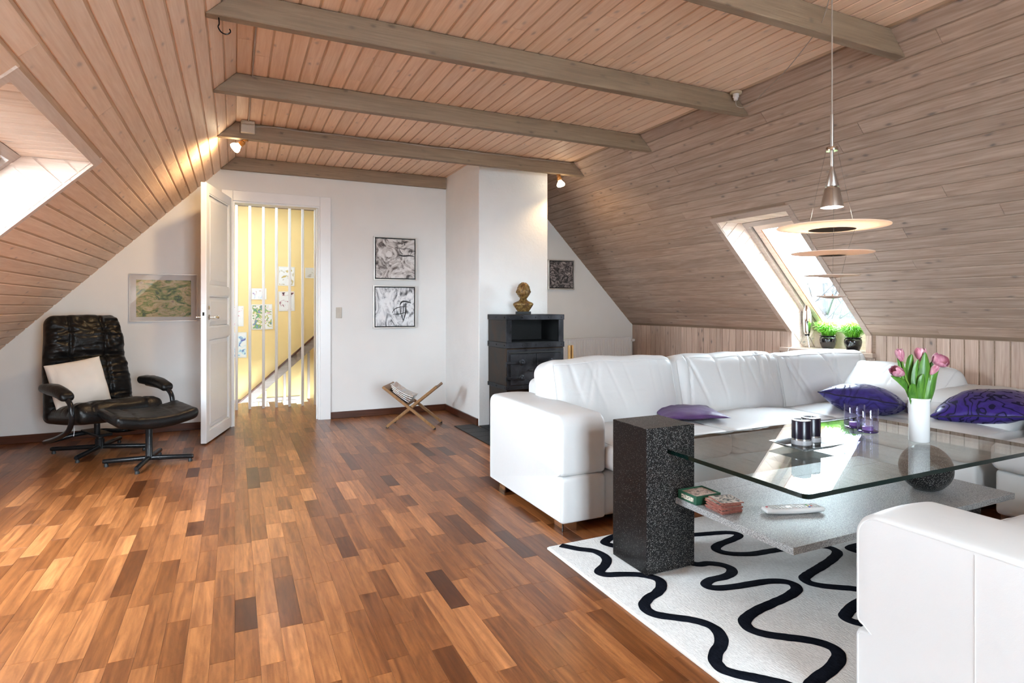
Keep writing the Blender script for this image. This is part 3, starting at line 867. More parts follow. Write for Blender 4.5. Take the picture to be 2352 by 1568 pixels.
G2 = paint_mat('white_brush_painting', [(.28,(.010,.010,.011)),(.38,(.20,.20,.21)),(.46,(.55,.56,.58)),(.54,(.78,.79,.80)),(.75,(.86,.87,.88))], 6.0, 4.1, (1.3,1,.8), 3.0, 7, .6, (2.2,.62,(.012,.012,.014)))
G3 = paint_mat('dark_swirl_painting', [(.34,(.010,.009,.010)),(.46,(.05,.045,.048)),(.54,(.22,.19,.19)),(.64,(.45,.40,.39)),(.78,(.62,.57,.55))], 13, 7.7, (1,1,1), 2.8, 7, .66, (2.0,.60,(.01,.01,.01)))
c1 = canvas('framed_painting', 1.469, 1.567, .437, .437, G1, 'upper of two square grey abstract paintings above the magazine rack')
c2 = canvas('framed_painting', 1.464, 1.082, .437, .43, G2, 'lower of two square abstract paintings above the magazine rack, mostly white')
canvas('framed_painting', 3.395, 1.452, .345, .34, G3, 'small dark abstract painting above the white radiator')
# loose brush strokes on the two larger paintings
M_INK = plain('black_paint_stroke', (.015,.014,.014), .5)
def stroke(par, pts, r):
    q = smooth_path([(x, -.0325, z) for x, z in pts], 8)
    rr = [r*(.35+.65*math.sin(PI*min(1, max(0.02, i/(len(q)-1)*.9+.08)))) for i in range(len(q))]
    mb = MB(); vs = []; fs = []
    for i, p in enumerate(q):
        t = (q[min(i+1, len(q)-1)]-q[max(i-1, 0)]).normalized(); n_ = Vector((-t.z, 0, t.x))
        vs += [p+n_*rr[i], p-n_*rr[i]]
    for i in range(len(q)-1): fs.append((2*i, 2*i+1, 2*i+3, 2*i+2))
    mb.add(vs, fs); mb.build('brush_stroke', M_INK, par, smooth=False)
for pts, r in (([(-.03,-.06),(.0,-.02),(.06,.0),(.13,.0)], .004), ([(.05,.02),(.07,.05),(.11,.055),(.165,.04)], .008), ([(-.02,-.075),(.05,-.07),(.13,-.05)], .004),
               ([(.05,.02),(.055,-.05),(.075,-.11),(.085,-.15)], .0045), ([(.11,.04),(.11,-.03),(.10,-.09),(.08,-.15)], .006), ([(.09,.04),(.085,-.04),(.075,-.1)], .004)):
    stroke(c2, pts, r)
for pts, r in (([(.035,.11),(.07,.10),(.12,.105),(.165,.10)], .0035), ([(.035,.11),(.05,.07),(.08,.045)], .003), ([(.16,.10),(.165,.07),(.15,.045)], .003), ([(.17,.07),(.20,.085),(.205,.06),(.17,.05)], .003),
               ([(.065,.14),(.067,.165),(.063,.18)], .004), ([(.095,.135),(.093,.16)], .004), ([(.03,.04),(.08,.03),(.14,.035),(.19,.03)], .008)):
    stroke(c1, pts, r)
# landscape print behind glass, left of the door
lp = thing('framed_print', 'wide framed colour landscape print under glass left of the white door', 'picture', (-.5485, Y_BACK, 1.161))
M_MOUNT = plain('pale_grey_mount', (.66,.64,.63), .7)
PRINT = paint_mat('green_ochre_landscape_print', [(.28,(.05,.06,.08)),(.38,(.10,.16,.06)),(.46,(.30,.34,.12)),(.53,(.52,.38,.20)),(.60,(.60,.52,.30)),(.68,(.34,.20,.13)),(.78,(.28,.27,.42))], 9, 2.9, (1,1,2.2), 1.6, 6, .6, (3.0,.58,(.03,.05,.03)))
mb = MB(); w, h, fw = .512, .41, .007
for (x0, x1, z0, z1) in ((-w/2, w/2, -h/2, -h/2+fw), (-w/2, w/2, h/2-fw, h/2), (-w/2, -w/2+fw, -h/2+fw, h/2-fw), (w/2-fw, w/2, -h/2+fw, h/2-fw)):
    mb.bbox((x0, -.016, z0), (x1, -.001, z1), .0015)
mb.build('frame', M_SILVER, lp, smooth=False)
MB().box((-w/2+fw, -.009, -h/2+fw), (w/2-fw, -.002, h/2-fw)).build('mount', M_MOUNT, lp, smooth=False)
MB().box((-.205, -.0098, -.165), (.205, -.009, .152)).build('print', PRINT, lp, smooth=False)
MB().box((-w/2+fw, -.0135, -h/2+fw), (w/2-fw, -.0115, h/2-fw)).build('pane', glass_mat('picture_glass', (.98,.98,.98)), lp, smooth=False)
# children's drawings on the stair wall
def drawing(x0, x1, z0, z1, stops, seed, label, tilt=0):
    t = thing('child_drawing', label, 'drawing', ((x0+x1)/2, YW, (z0+z1)/2), 0, 'drawings on the yellow stair wall')
    w, h = abs(x1-x0), abs(z1-z0)
    Mt = Matrix.Rotation(tilt, 4, 'Y')
    MB().bbox((-w/2, -.008, -h/2), (w/2, -.001, h/2), .001, M=Mt).build('clip_frame', plain('paper_white', (.74,.72,.68), .6), t, smooth=False)
    pm = paint_mat('crayon_drawing', stops, 11, seed, (1,1,1), 1.8, 4, .5)
    MB().box((-w/2+.012, -.0088, -h/2+.012), (w/2-.012, -.008, h/2-.012), M=Mt).build('sheet', pm, t, smooth=False)
W_ = (.80,.78,.75)
drawing(.494, .685, 1.345, 1.583, [(.36,(.55,.40,.12)),(.42,(.60,.55,.45)),(.46,W_),(.9,W_)], 1, 'scribbled drawing in orange lines on the yellow stair wall, higher of a pair', .02)
drawing(.497, .685, 1.03, 1.275, [(.33,(.03,.03,.03)),(.38,(.5,.12,.15)),(.42,(.7,.6,.6)),(.46,W_),(.9,W_)], 2, 'drawing with a dark figure on the yellow stair wall, lower of a pair', -.02)
drawing(.19, .36, 1.172, 1.31, [(.36,(.45,.2,.35)),(.42,(.5,.6,.7)),(.47,W_),(.62,W_),(.68,(.55,.35,.3))], 3, 'small landscape drawing above the flower painting on the stair wall')
drawing(.19, .428, .806, 1.114, [(.32,(.30,.22,.50)),(.42,(.06,.30,.12)),(.47,(.62,.50,.16)),(.53,W_),(.60,W_),(.66,(.55,.10,.12)),(.72,(.35,.25,.5))], 4, 'bright purple, green and yellow painting on the stair wall', -.025)
drawing(-.10, .104, .847, 1.094, [(.36,(.65,.3,.35)),(.43,W_),(.62,W_),(.68,(.6,.3,.1))], 5, 'pale drawing with red marks beside the bright flower painting on the stair wall')
drawing(-.10, .136, .467, .776, [(.33,(.12,.10,.35)),(.40,(.4,.65,.75)),(.46,W_),(.9,W_)], 6, 'lowest drawing on the stair wall, pale blue with dark marks')
drawing(.81, 1.02, 1.446, 1.578, [(.38,(.45,.40,.33)),(.45,(.70,.67,.62)),(.9,(.72,.70,.66))], 8, 'long pale pencil drawing high on the stair wall beside the door frame')
# ------------------------------------------------------------------ recliner, footstool, cushion
def leather(name, color, rough, bstr, bscale=55, var=.25, fine=420, spec=.5):
    m, nt, b = new_mat(name); setv(b, rough=rough, spec=spec)
    tc = N(nt, 'ShaderNodeTexCoord')
    n1 = noise(nt, tc.outputs['Object'], 4, 3)
    lo = tuple(c*(1-var) for c in color); hi = tuple(min(1, c*(1+var)) for c in color)
    lk(nt, ramp(nt, [(.35, lo), (.65, hi)], n1.outputs['Fac']).outputs[0], b.inputs['Base Color'])
    n2 = noise(nt, tc.outputs['Object'], bscale, 2, .5, 1.0)
    vo = N(nt, 'ShaderNodeTexVoronoi'); vo.inputs['Scale'].default_value = fine; lk(nt, tc.outputs['Object'], vo.inputs['Vector'])
    hsum = mathn(nt, 'ADD', n2.outputs['Fac'], mathn(nt, 'MULTIPLY', vo.outputs['Distance'], .12))
    bump(nt, b, hsum, bstr, .004)
    return m
M_BLEATHER = leather('black_leather', (.006,.0055,.0055), .34, .35, spec=.28)
M_LINEN = plain('off_white_cotton', (.72,.68,.63), .85, nscale=7, bscale=300, nstr=.25, var=.04)
M_RUBBER = plain('black_rubber', (.01,.01,.01), .5)
FW = Vector((.483, -.875, 0)); rz = math.atan2(FW.y, FW.x)
ch = thing('recliner_chair', 'black leather swivel recliner with padded arms and tubular steel frame', 'chair', (-.907, 5.286, 0), rz)
def wr(p, amp, fx, fz, seed):
    return amp*mnoise.noise(Vector((p[0]*fx+seed, p[1]*fx, p[2]*fz)))
# back: local x forward, y left, z up; reclined
def backfn(p):
    x, y, z = p; t = (z+.37)/.74                              # 0 bottom .. 1 top
    w = 1.0-.10*max(0, t-.45)/.55+.10*(1-t)
    y2 = y*w
    x2 = x+.025*math.cos(y/.27*PI/2)*-1*0+(-.020*(y/.27)**2*-1)*0
    x2 += .035*math.exp(-((t-.80)/.14)**2)*(1 if x > 0 else .3)          # head roll
    x2 -= .020*math.exp(-((t-.60)/.03)**2)*(1 if x > 0 else 0)           # crease under it
    x2 += .018*math.exp(-((t-.30)/.18)**2)
    if x > 0:
        for ys in (-.115, .115): x2 -= .014*math.exp(-((y-ys)/.012)**2)
        x2 += .013*mnoise.noise(Vector((y*10+3, z*40, 1)))*(.35+min(1, abs(y)/.14))
        x2 += .007*mnoise.noise(Vector((y*26+z*14, z*20, 4)))
    return (x2, y2, z)
Mb = TR((-.265, 0, .625), ry=-R(14))
MB().soft((.065, .265, .395), .055, puff=(.02,0,.01), n=(2,64,92), seg=4, fn=backfn, M=Mb).build('backrest', M_BLEATHER, ch)
def seatfn(p):
    x, y, z = p; t = (x+.36)/.72
    z2 = z+(.02*math.exp(-((t-.86)/.10)**2)-.018*math.exp(-((t-.72)/.04)**2) if z > 0 else 0)
    if z > 0:
        for ys in (-.17, .17): z2 -= .012*math.exp(-((y-ys)/.012)**2)
        z2 += .011*mnoise.noise(Vector((x*30, y*10, 2)))
    return (x, y, z2)
MB().soft((.36, .275, .06), .052, puff=(0,0,.02), n=(64,44,2), seg=4, fn=seatfn, M=TR((.06, 0, .31), ry=-R(6))).build('seat', M_BLEATHER, ch)
for sg in (-1, 1):
    arm = MB().soft((.225, .048, .028), .027, puff=(0,0,.012), n=(14,4,2), seg=4, fn=lambda p: (p[0], p[1]*(1-.12*(p[0]/.225)**2), p[2]+.004*mnoise.noise(Vector((p[0]*40,p[1]*20,sg)))-.02*(p[0]/.2)**2*(1 if p[0] > 0 else .3)),
              M=TR((.155, sg*.315, .507), ry=R(2)))
    arm.build('armrest', M_BLEATHER, ch)
    path = smooth_path([(.02, sg*.315, .478), (.20, sg*.315, .474), (.35, sg*.315, .466), (.425, sg*.315, .43), (.448, sg*.315, .36), (.42, sg*.312, .30), (.34, sg*.31, .24), (.10, sg*.30, .165), (-.16, sg*.285, .105), (-.215, sg*.26, .095), (-.225, sg*.20, .098), (-.20, sg*.10, .12), (-.19, 0, .125)], 6)
    MB().tube(path, .0165, 12).build('arm_tube', M_BLACKTUBE, ch)
MB().bbox((-.22, -.05, .128), (.10, .05, .148), .004).build('bracket', M_BLACKTUBE, ch, smooth=False)
MB().tube([(-.05, .0, .148), (-.05, 0, .262)], .02, 12).build('seat_post', M_BLACKTUBE, ch)
MB().lathe([(0,.03),(.030,.03),(.030,.10),(.024,.102),(.024,.112),(.0,.112)], 20).build('column', M_BLACKTUBE, ch)
MB().lathe([(.0,.112),(.021,.112),(.021,.128),(0,.128)], 20).build('column_collar', M_CHROME, ch)
def star(parent, L, rot, z=.042):
    for k in range(4):
        a = rot+k*PI/2; d = Vector((math.cos(a), math.sin(a), 0))
        mb = MB().tube([d*.02+Vector((0,0,z)), d*(L-.01)+Vector((0,0,z-.006)), d*L+Vector((0,0,z-.006))], [.017,.016,.013], 12)
        leg = mb.build('leg', M_BLACKTUBE, parent)
        MB().lathe([(0,0),(.014,0),(.014,.012),(.008,.024),(0,.024)], 12, c=(d.x*(L-.02), d.y*(L-.02), 0)).build('foot', M_RUBBER, leg)
star(ch, .325, R(45)+.02)
M_STRING = plain('white_string', (.7,.7,.7), .8)
MB().tube(smooth_path([(.02,-.16,.27),(.022,-.165,.24),(.03,-.175,.225),(.022,-.18,.205),(.015,-.17,.225),(.02,-.165,.205),(.02,-.17,.15)], 5), .0018, 6).build('pull_cord', M_STRING, ch)
# footstool
fs = thing('footstool', 'black leather swivel footstool in front of the recliner', 'footstool', (-.531, 4.74, 0), R(-65))
def stf(p):
    x, y, z = p
    z2 = z+.035*(y/.23)**2*.9-.008
    if z > 0:
        for ys in (-.115, .115): z2 -= .006*math.exp(-((y-ys)/.008)**2)
        z2 += .003*mnoise.noise(Vector((x*22, y*22, 7)))
    return (x, y, z2)
MB().soft((.20, .255, .038), .034, puff=(0,0,.008), n=(16,30,2), seg=4, fn=stf, M=TR((0, 0, .325), ry=R(3))).build('pad', M_BLEATHER, fs)
MB().lathe([(0,.03),(.026,.03),(.024,.06),(.0215,.065),(.0215,.29),(0,.29)], 20).build('column', M_BLACKTUBE, fs)
star(fs, .275, R(45)+.2)
# cushion on the recliner
cu = MB().pillow(.355, .355, .12, 24, pinch=.03, pw=.42, fn=lambda p, x, y: p+Vector((0,0,.009*mnoise.noise(Vector((p.x*14,p.y*14,3)))+.005*mnoise.noise(Vector((p.x*9,p.y*34,5))))))
cu.build('square_cushion', M_LINEN, label='off-white square cotton cushion leaning in the black recliner', cat='cushion')
cush = bpy.data.objects['square_cushion']
cl = TR((-.907, 5.286, 0), rz=rz) @ TR((-.085, -.105, .512), ry=-R(16)) @ TR((0,0,0), ry=PI/2) @ TR((0,0,0), rz=R(8))
cush.matrix_world = cl
# ------------------------------------------------------------------ hearth, stove, bust, radiator, magazine rack
M_SLATE = plain('dark_slate', (.014,.0135,.0135), .55, nscale=14, bscale=60, nstr=.3, var=.3)
he = thing('hearth_slab', 'black slate tile hearth on the floor in front of the chimney breast', 'hearth', (1.80, 4.20, 0))
tw = .198
for i in range(5):
    for j in range(5):
        x0, y0 = i*tw*1.05, j*tw*.86
        x1 = min(x0+tw*1.05, 1.0); y1 = min(y0+tw*.86, .852)
        if x0 > .2 and y0 >= .765: continue
        if x0 > .2 and y1 > .765: y1 = .765
        if x0 < .2 < x1 and j >= 4: x1 = .19
        if y1-y0 < .03: continue
        MB().bbox((x0+.002, y0+.002, 0), (x1-.002, y1-.002, .007), .0015).build('tile', M_SLATE, he, smooth=False)
def iron(name, c1, c2, rough):
    m, nt, b = new_mat(name); setv(b, rough=rough, metal=.85, spec=.5)
    tc = N(nt, 'ShaderNodeTexCoord'); n1 = noise(nt, tc.outputs['Object'], 5.5, 5, .6, .8)
    lk(nt, ramp(nt, [(.35, c1), (.68, c2)], n1.outputs['Fac']).outputs[0], b.inputs['Base Color'])
    n2 = noise(nt, tc.outputs['Object'], 120, 3); bump(nt, b, n2.outputs['Fac'], .1, .003)
    r = ramp(nt, [(.3, (rough*.8,)*3), (.7, (min(1, rough*1.4),)*3)], n1.outputs['Fac']); lk(nt, r.outputs[0], b.inputs['Roughness'])
    return m
M_IRON = iron('blackened_iron', (.014,.014,.016), (.070,.071,.080), .40)
M_IRONS = iron('brown_black_iron', (.012,.008,.006), (.075,.048,.032), .36)
sx0, sx1, sy0, sy1 = 0, .565, 0, .40
sv = thing('wood_stove', 'tall blackened iron wood stove with riveted bands and open niche', 'stove', (2.091, 4.553, .007))
MB().bbox((.012, .012, .0), (sx1-.012, sy1, .395), .004).build('lower_body', M_IRONS, sv, smooth=False)
MB().bbox((.004, .004, .395), (sx1-.004, sy1, .72), .004).build('firebox', M_IRONS, sv, smooth=False)
def band(z0, z1, n=5):
    bnd = MB().bbox((-.004, -.004, z0), (sx1+.004, sy1, z1), .003).build('band', M_IRON, sv, smooth=False)
    for i in range(n):
        x = .025+i*(sx1-.05)/(n-1)
        MB().lathe([(0,.005),(.004,.0045),(.0065,.002),(.007,0)], 10, M=TR((x, -.004, (z0+z1)/2), rx=PI/2)).build('rivet', M_IRON, bnd)
    for i in range(3):
        y = .03+i*(sy1-.06)/2
        MB().lathe([(0,.005),(.004,.0045),(.0065,.002),(.007,0)], 10, M=TR((-.004, y, (z0+z1)/2), ry=-PI/2)).build('rivet', M_IRON, bnd)
band(.365, .40); band(.720, .768); band(.962, 1.008)
# niche: side walls, back, corner posts
MB().bbox((.004, .02, .768), (.016, sy1, .962), .002).build('niche_side', M_IRONS, sv, smooth=False)
MB().bbox((sx1-.016, .02, .768), (sx1-.004, sy1, .962), .002).build('niche_side', M_IRONS, sv, smooth=False)
MB().box((.016, sy1-.012, .768), (sx1-.016, sy1, .962)).build('niche_back', M_BLACKP, sv, smooth=False)
for x0, x1 in ((.002, .052), (sx1-.052, sx1-.002)):
    MB().bbox((x0, .0, .768), (x1, .02, .962), .002).build('niche_post', M_IRON, sv, smooth=False)
for x0 in (.016, sx1-.020):
    MB().box((x0, .02, .769), (x0+.004, sy1-.012, .961)).build('niche_lining', M_BLACKP, sv, smooth=False)
MB().box((.016, .001, .768), (sx1-.016, sy1-.012, .771)).build('niche_floor', M_BLACKP, sv, smooth=False)
# front doors
MB().bbox((.006, -.004, .40), (sx1-.006, .004, .71), .002).build('front_plate', M_IRON, sv, smooth=False)
MB().bbox((.026, -.014, .676), (sx1-.026, -.004, .690), .003).build('drip_bar', M_BLACKP, sv, smooth=False)
for (x0, x1) in ((.035, .280), (.285, .530)):
    dr = MB().bbox((x0, -.014, .405), (x1, -.004, .668), .003).build('stove_door', M_IRON, sv, smooth=False)
    for z in (.598, .466):
        if x0 < .2:
            MB().bbox((.0, -.022, z-.012), (.115, -.014, z+.012), .003).build('hinge_strap', M_IRON, dr, smooth=False)
            kx = .140
        else:
            MB().bbox((.44, -.022, z-.012), (.563, -.014, z+.012), .003).build('hinge_strap', M_IRON, dr, smooth=False); kx = .425
        MB().lathe([(.026,0),(.027,.004),(.020,.008),(.011,.010),(.010,.022),(.0165,.026),(.018,.034),(.013,.041),(0,.043)], 18, M=TR((kx, -.014, z), rx=PI/2)).build('knob', M_IRON, dr)
MB().tube(smooth_path([(.235,-.016,.535),(.225,-.05,.535),(.215,-.066,.535)], 4), .007, 8).build('lever', M_IRON, sv)
MB().lathe([(0,0),(.011,.002),(.012,.018),(.009,.03),(0,.032)], 12, M=TR((.215,-.068,.535), ry=-PI/2)).build('lever_grip', M_BLACKP, sv)
for z in (.585, .46):
    MB().tube([(.0, -.008, z-.02), (.0, -.008, z+.02)], .007, 10).build('hinge_pin', M_IRON, sv)

# bronze-coloured bust
def bustmat():
    m, nt, b = new_mat('patinated_bronze'); setv(b, rough=.42, metal=.35)
    tc = N(nt, 'ShaderNodeTexCoord'); n1 = noise(nt, tc.outputs['Object'], 38, 5, .65, .6)
    lk(nt, ramp(nt, [(.30, (.030,.014,.006)), (.45, (.15,.075,.022)), (.58, (.31,.19,.06)), (.72, (.16,.15,.05))], n1.outputs['Fac']).outputs[0], b.inputs['Base Color'])
    bump(nt, b, n1.outputs['Fac'], .35, .003); return m
M_BRONZE = bustmat()
bu = thing('portrait_bust', 'small bronze-coloured bust of a curly-haired head on the black stove', 'sculpture', (2.345, 4.74, 1.015), R(-14))
MB().bbox((-.062, -.045, 0), (.062, .045, .026), .003).build('plinth', M_BLACKP, bu, smooth=False)
mb = MB()
# torso: cut-off shoulders, wide flare
def shoulder(v):
    x, y, z = v
    return (x, y, z)
prof = [(.0,.026),(.052,.026),(.058,.034),(.072,.055),(.086,.076),(.0925,.088),(.092,.096),(.082,.105),(.062,.113),(.044,.121),(.034,.130),(.031,.142),(.031,.165),(.0,.172)]
mb.lathe(prof, 36, sx=1.0, sy=.56)
# head
n_th, n_ph = 40, 56; vs = []; fs_ = []
for i in range(n_th+1):
    th = PI*i/n_th
    for j in range(n_ph):
        ph = 2*PI*j/n_ph
        d = Vector((math.sin(th)*math.cos(ph), math.sin(th)*math.sin(ph), math.cos(th)))
        x, y, z = d.x*.058, d.y*.068, d.z*.079                   # face looks along -y
        if z < 0: k = 1-.24*(-z/.076)**1.5; x *= k; y = y*k-(.004*(-z/.076) if d.y < 0 else -.004)
        f = max(0, -d.y)
        def g(cx, cz, sx_, sz_): return math.exp(-((x-cx)/sx_)**2-((z-cz)/sz_)**2)*f
        push = 0
        push += .013*g(0, -.010, .0075, .017)                    # nose
        push += .006*g(0, -.021, .011, .006)
        push += .005*g(0, .014, .034, .006)                      # brow
        push -= .008*(g(.020, .002, .011, .007)+g(-.020, .002, .011, .007))   # sockets
        push += .0035*(g(.020, .001, .006, .004)+g(-.020, .001, .006, .004))   # eyeballs
        push += .005*g(0, -.0375, .014, .0035)+.005*g(0, -.0455, .012, .004)  # lips
        push -= .003*g(0, -.0415, .016, .002)
        push += .007*g(0, -.061, .014, .008)                     # chin
        push += .003*(g(.030, -.015, .012, .012)+g(-.030, -.015, .012, .012))
        hairy = (z > .028) or (d.y > -.25 and z > -.035) or (d.y > .35 and z > -.055)
        p = Vector((x, y-push, z))
        if hairy:
            c = mnoise.voronoi(p*72)[0][0]
            p += d*(.007-.010*c)
        # ears
        e = math.exp(-((y-.004)/.009)**2-((z+.006)/.014)**2)*(1 if abs(d.x) > .8 else 0)
        p.x += math.copysign(.010*e, d.x)
        vs.append(p+Vector((0, -.010, .205)))
for i in range(n_th):
    for j in range(n_ph):
        j2 = (j+1) % n_ph; fs_.append((i*n_ph+j, (i+1)*n_ph+j, (i+1)*n_ph+j2, i*n_ph+j2))
mb.add(vs, fs_)
mb.build('bust', M_BRONZE, bu)

# fire irons at the right of the stove
M_HANDLE = plain('turned_birch', (.50,.27,.08), .45, nscale=30, var=.2)
for k, (x, y) in enumerate(((2.715, 4.56), (2.757, 4.58))):
    t = thing('fire_iron', ('wood-handled fire iron standing close against the black stove' if k == 0 else 'wood-handled fire iron standing clear of the stove, nearer the radiator'), 'fire iron', (x, y, .007), 0, 'fire irons beside the stove')
    MB().lathe([(0,.59),(.012,.59),(.013,.60),(.012,.66),(.013,.72),(.011,.73),(0,.731)], 14).build('handle', M_HANDLE, t)
    MB().lathe([(0,0),(.03,0),(.03,.006),(.006,.012),(.005,.59),(0,.59)], 14).build('rod', M_IRON, t)

# radiator
rd = thing('radiator', 'white ribbed panel radiator under the small dark painting', 'radiator', (2.78, 5.83, .12))
W_, Hh = 1.55, .59
pitch = .0335; prof = [(0, .0)]
nr = int(W_/pitch)
pts = []
for i in range(nr):
    x = i*pitch
    pts += [(x+.002, 0), (x+.0065, -.009), (x+.024, -.009), (x+.0285, 0)]
vs = []; fs_ = []
for z in (0, .012, Hh-.012, Hh):
    for (x, y) in pts: vs.append((x, y*(1 if 0 < z < Hh else .1), z))
n_ = len(pts)
for r_ in range(3):
    for i in range(n_-1): fs_.append((r_*n_+i, r_*n_+i+1, (r_+1)*n_+i+1, (r_+1)*n_+i))
mb = MB(); mb.add(vs, fs_); mb.box((0, .0005, 0), (W_, .05, Hh)); mb.build('panel', M_WHITE, rd, smooth=False)
MB().bbox((-.003, -.011, Hh-.004), (W_+.003, .052, Hh+.008), .002).build('top_grille', M_WHITE, rd, smooth=False)
MB().bbox((W_, -.010, 0), (W_+.006, .052, Hh), .002).build('side_panel', M_WHITE, rd, smooth=False)
MB().tube([(W_+.006, .02, Hh-.035), (W_+.028, .02, Hh-.035)], .008, 10).build('valve_body', plain('brass', (.45,.30,.10), .3, metal=1), rd)
MB().lathe([(0,0),(.014,0),(.017,.006),(.017,.035),(.012,.045),(0,.046)], 16, M=TR((W_+.028, .02, Hh-.035), ry=R(80))).build('thermostat_head', M_WHITE, rd)
MB().tube([(W_+.022, .02, Hh-.04), (W_+.022, .02, -.12)], .007, 10).build('pipe', M_WHITE, rd)

# magazine rack
M_OAK = board_mat('oiled_oak_rack', 2, (.36,.185,.075), (.24,.115,.042), (.1,.05,.02), rough=.4, knots=False, grain=1.4)
rk = thing('magazine_rack', 'folding wooden magazine rack with crossed legs by the back wall', 'magazine rack', (1.213, 5.205, 0), math.atan2(-.493, .869))
def rail(p, q, w=.014, h=.012, nm='rail', y0=0.0, y1=.026, mat=None):
    d = Vector((q[0]-p[0], 0, q[1]-p[1])); L = d.length; d.normalize(); n_ = Vector((-d.z, 0, d.x))
    M_ = frame_mat(Vector((p[0], 0, p[1])), d, Vector((0,1,0)), d.cross(Vector((0,1,0))))
    return MB().bbox((0, y0, -h), (L, y1, h), .003, M=M_).build(nm, mat or M_OAK, rk, smooth=False)
A0, A1 = (.440, .012), (-.028, .372); B0, B1 = (.0, .012), (.452, .376)
for y0 in (0, .298): rail(A0, A1, y0=y0, y1=y0+.024, nm='leg')
for y0 in (.026, .272): rail(B0, B1, y0=y0, y1=y0+.024, nm='leg')
dA = Vector((A1[0]-A0[0], A1[1]-A0[1])); dB = Vector((B1[0]-B0[0], B1[1]-B0[1]))
def along(P0, d, t): return (P0[0]+d.x*t, P0[1]+d.y*t)
rail(along(A0, dA, .90), along(A0, dA, 1.0), y0=.024, y1=.298, nm='top_rail', h=.009)
rail(along(B0, dB, .87), along(B0, dB, 1.0), y0=.05, y1=.272, nm='top_rail', h=.009)
rail(along(A0, dA, .53), along(A0, dA, .57), y0=.024, y1=.298, nm='cross_bar', h=.008)
rail(along(B0, dB, .53), along(B0, dB, .57), y0=.05, y1=.272, nm='cross_bar', h=.008)
M_CANVAS = plain('dark_canvas', (.03,.025,.022), .8)
for P0, d, nm in ((A0, dA, 'sling'), ): rail(along(P0, d, .57), along(P0, d, .90), y0=.024, y1=.298, nm=nm, h=.002, mat=M_CANVAS)
for (x, y) in ((.436, .012), (.436, .31), (.004, .038), (.004, .284)):
    MB().lathe([(0,0),(.012,0),(.012,.012),(0,.012)], 12, c=(x, y, 0)).build('foot', M_RUBBER, rk)
rk_m = TR((1.213, 5.205, 0), rz=math.atan2(-.493, .869))
ux = (along(A0, dA, .98)[0]-along(A0, dA, .56)[0]); uz = dA.y*.42
for k in range(4):
    pm = paint_mat('printed_cover', [(.40,(.55,.42,.36)),(.47,(.66,.60,.54)),(.55,(.74,.71,.67)),(.62,(.60,.64,.70)),(.72,(.70,.52,.45))], 26, k*2.7+1, (1,.3,1), 1.0, 5, .6)
    mb = MB(); vs = []; fs_ = []; n_ = 12
    off = .011+k*.010
    for lay in (0, .007):
        for i in range(n_+1):
            t = i/n_; tt = .555+(.385-.03*(3-k))*t
            px, pz = along(A0, dA, tt); nn = Vector((dA.y, -dA.x)).normalized()
            sag = .020*math.sin(PI*t)*(k/3)*-.0+.028*(1-t)**3*(.3+k*.35)
            for yy in (.050+.006*k, .268-.004*k):
                vs.append((px+nn.x*(off+lay+sag), yy, pz+nn.y*(off+lay+sag)+0*t))
    m_ = (n_+1)*2
    for i in range(n_):
        fs_ += [(2*i, 2*i+2, 2*i+3, 2*i+1), (m_+2*i, m_+2*i+1, m_+2*i+3, m_+2*i+2), (2*i, m_+2*i, m_+2*i+2, 2*i+2), (2*i+1, 2*i+3, m_+2*i+3, m_+2*i+1)]
    fs_ += [(0, 1, m_+1, m_), (2*n_, m_+2*n_, m_+2*n_+1, 2*n_+1)]
    mb.add(vs, fs_)
    lab = ['magazine lying lowest in the wooden rack', 'second magazine from the bottom in the wooden rack', 'third magazine from the bottom in the wooden rack', 'topmost magazine in the wooden rack with a pale reddish cover'][k]
    o = mb.build('magazine', pm, smooth=False, label=lab, cat='magazine', group='magazines in the rack')
    bm = bmesh.new(); bm.from_mesh(o.data); bmesh.ops.recalc_face_normals(bm, faces=bm.faces); bm.to_mesh(o.data); bm.free()
    o.matrix_world = rk_m
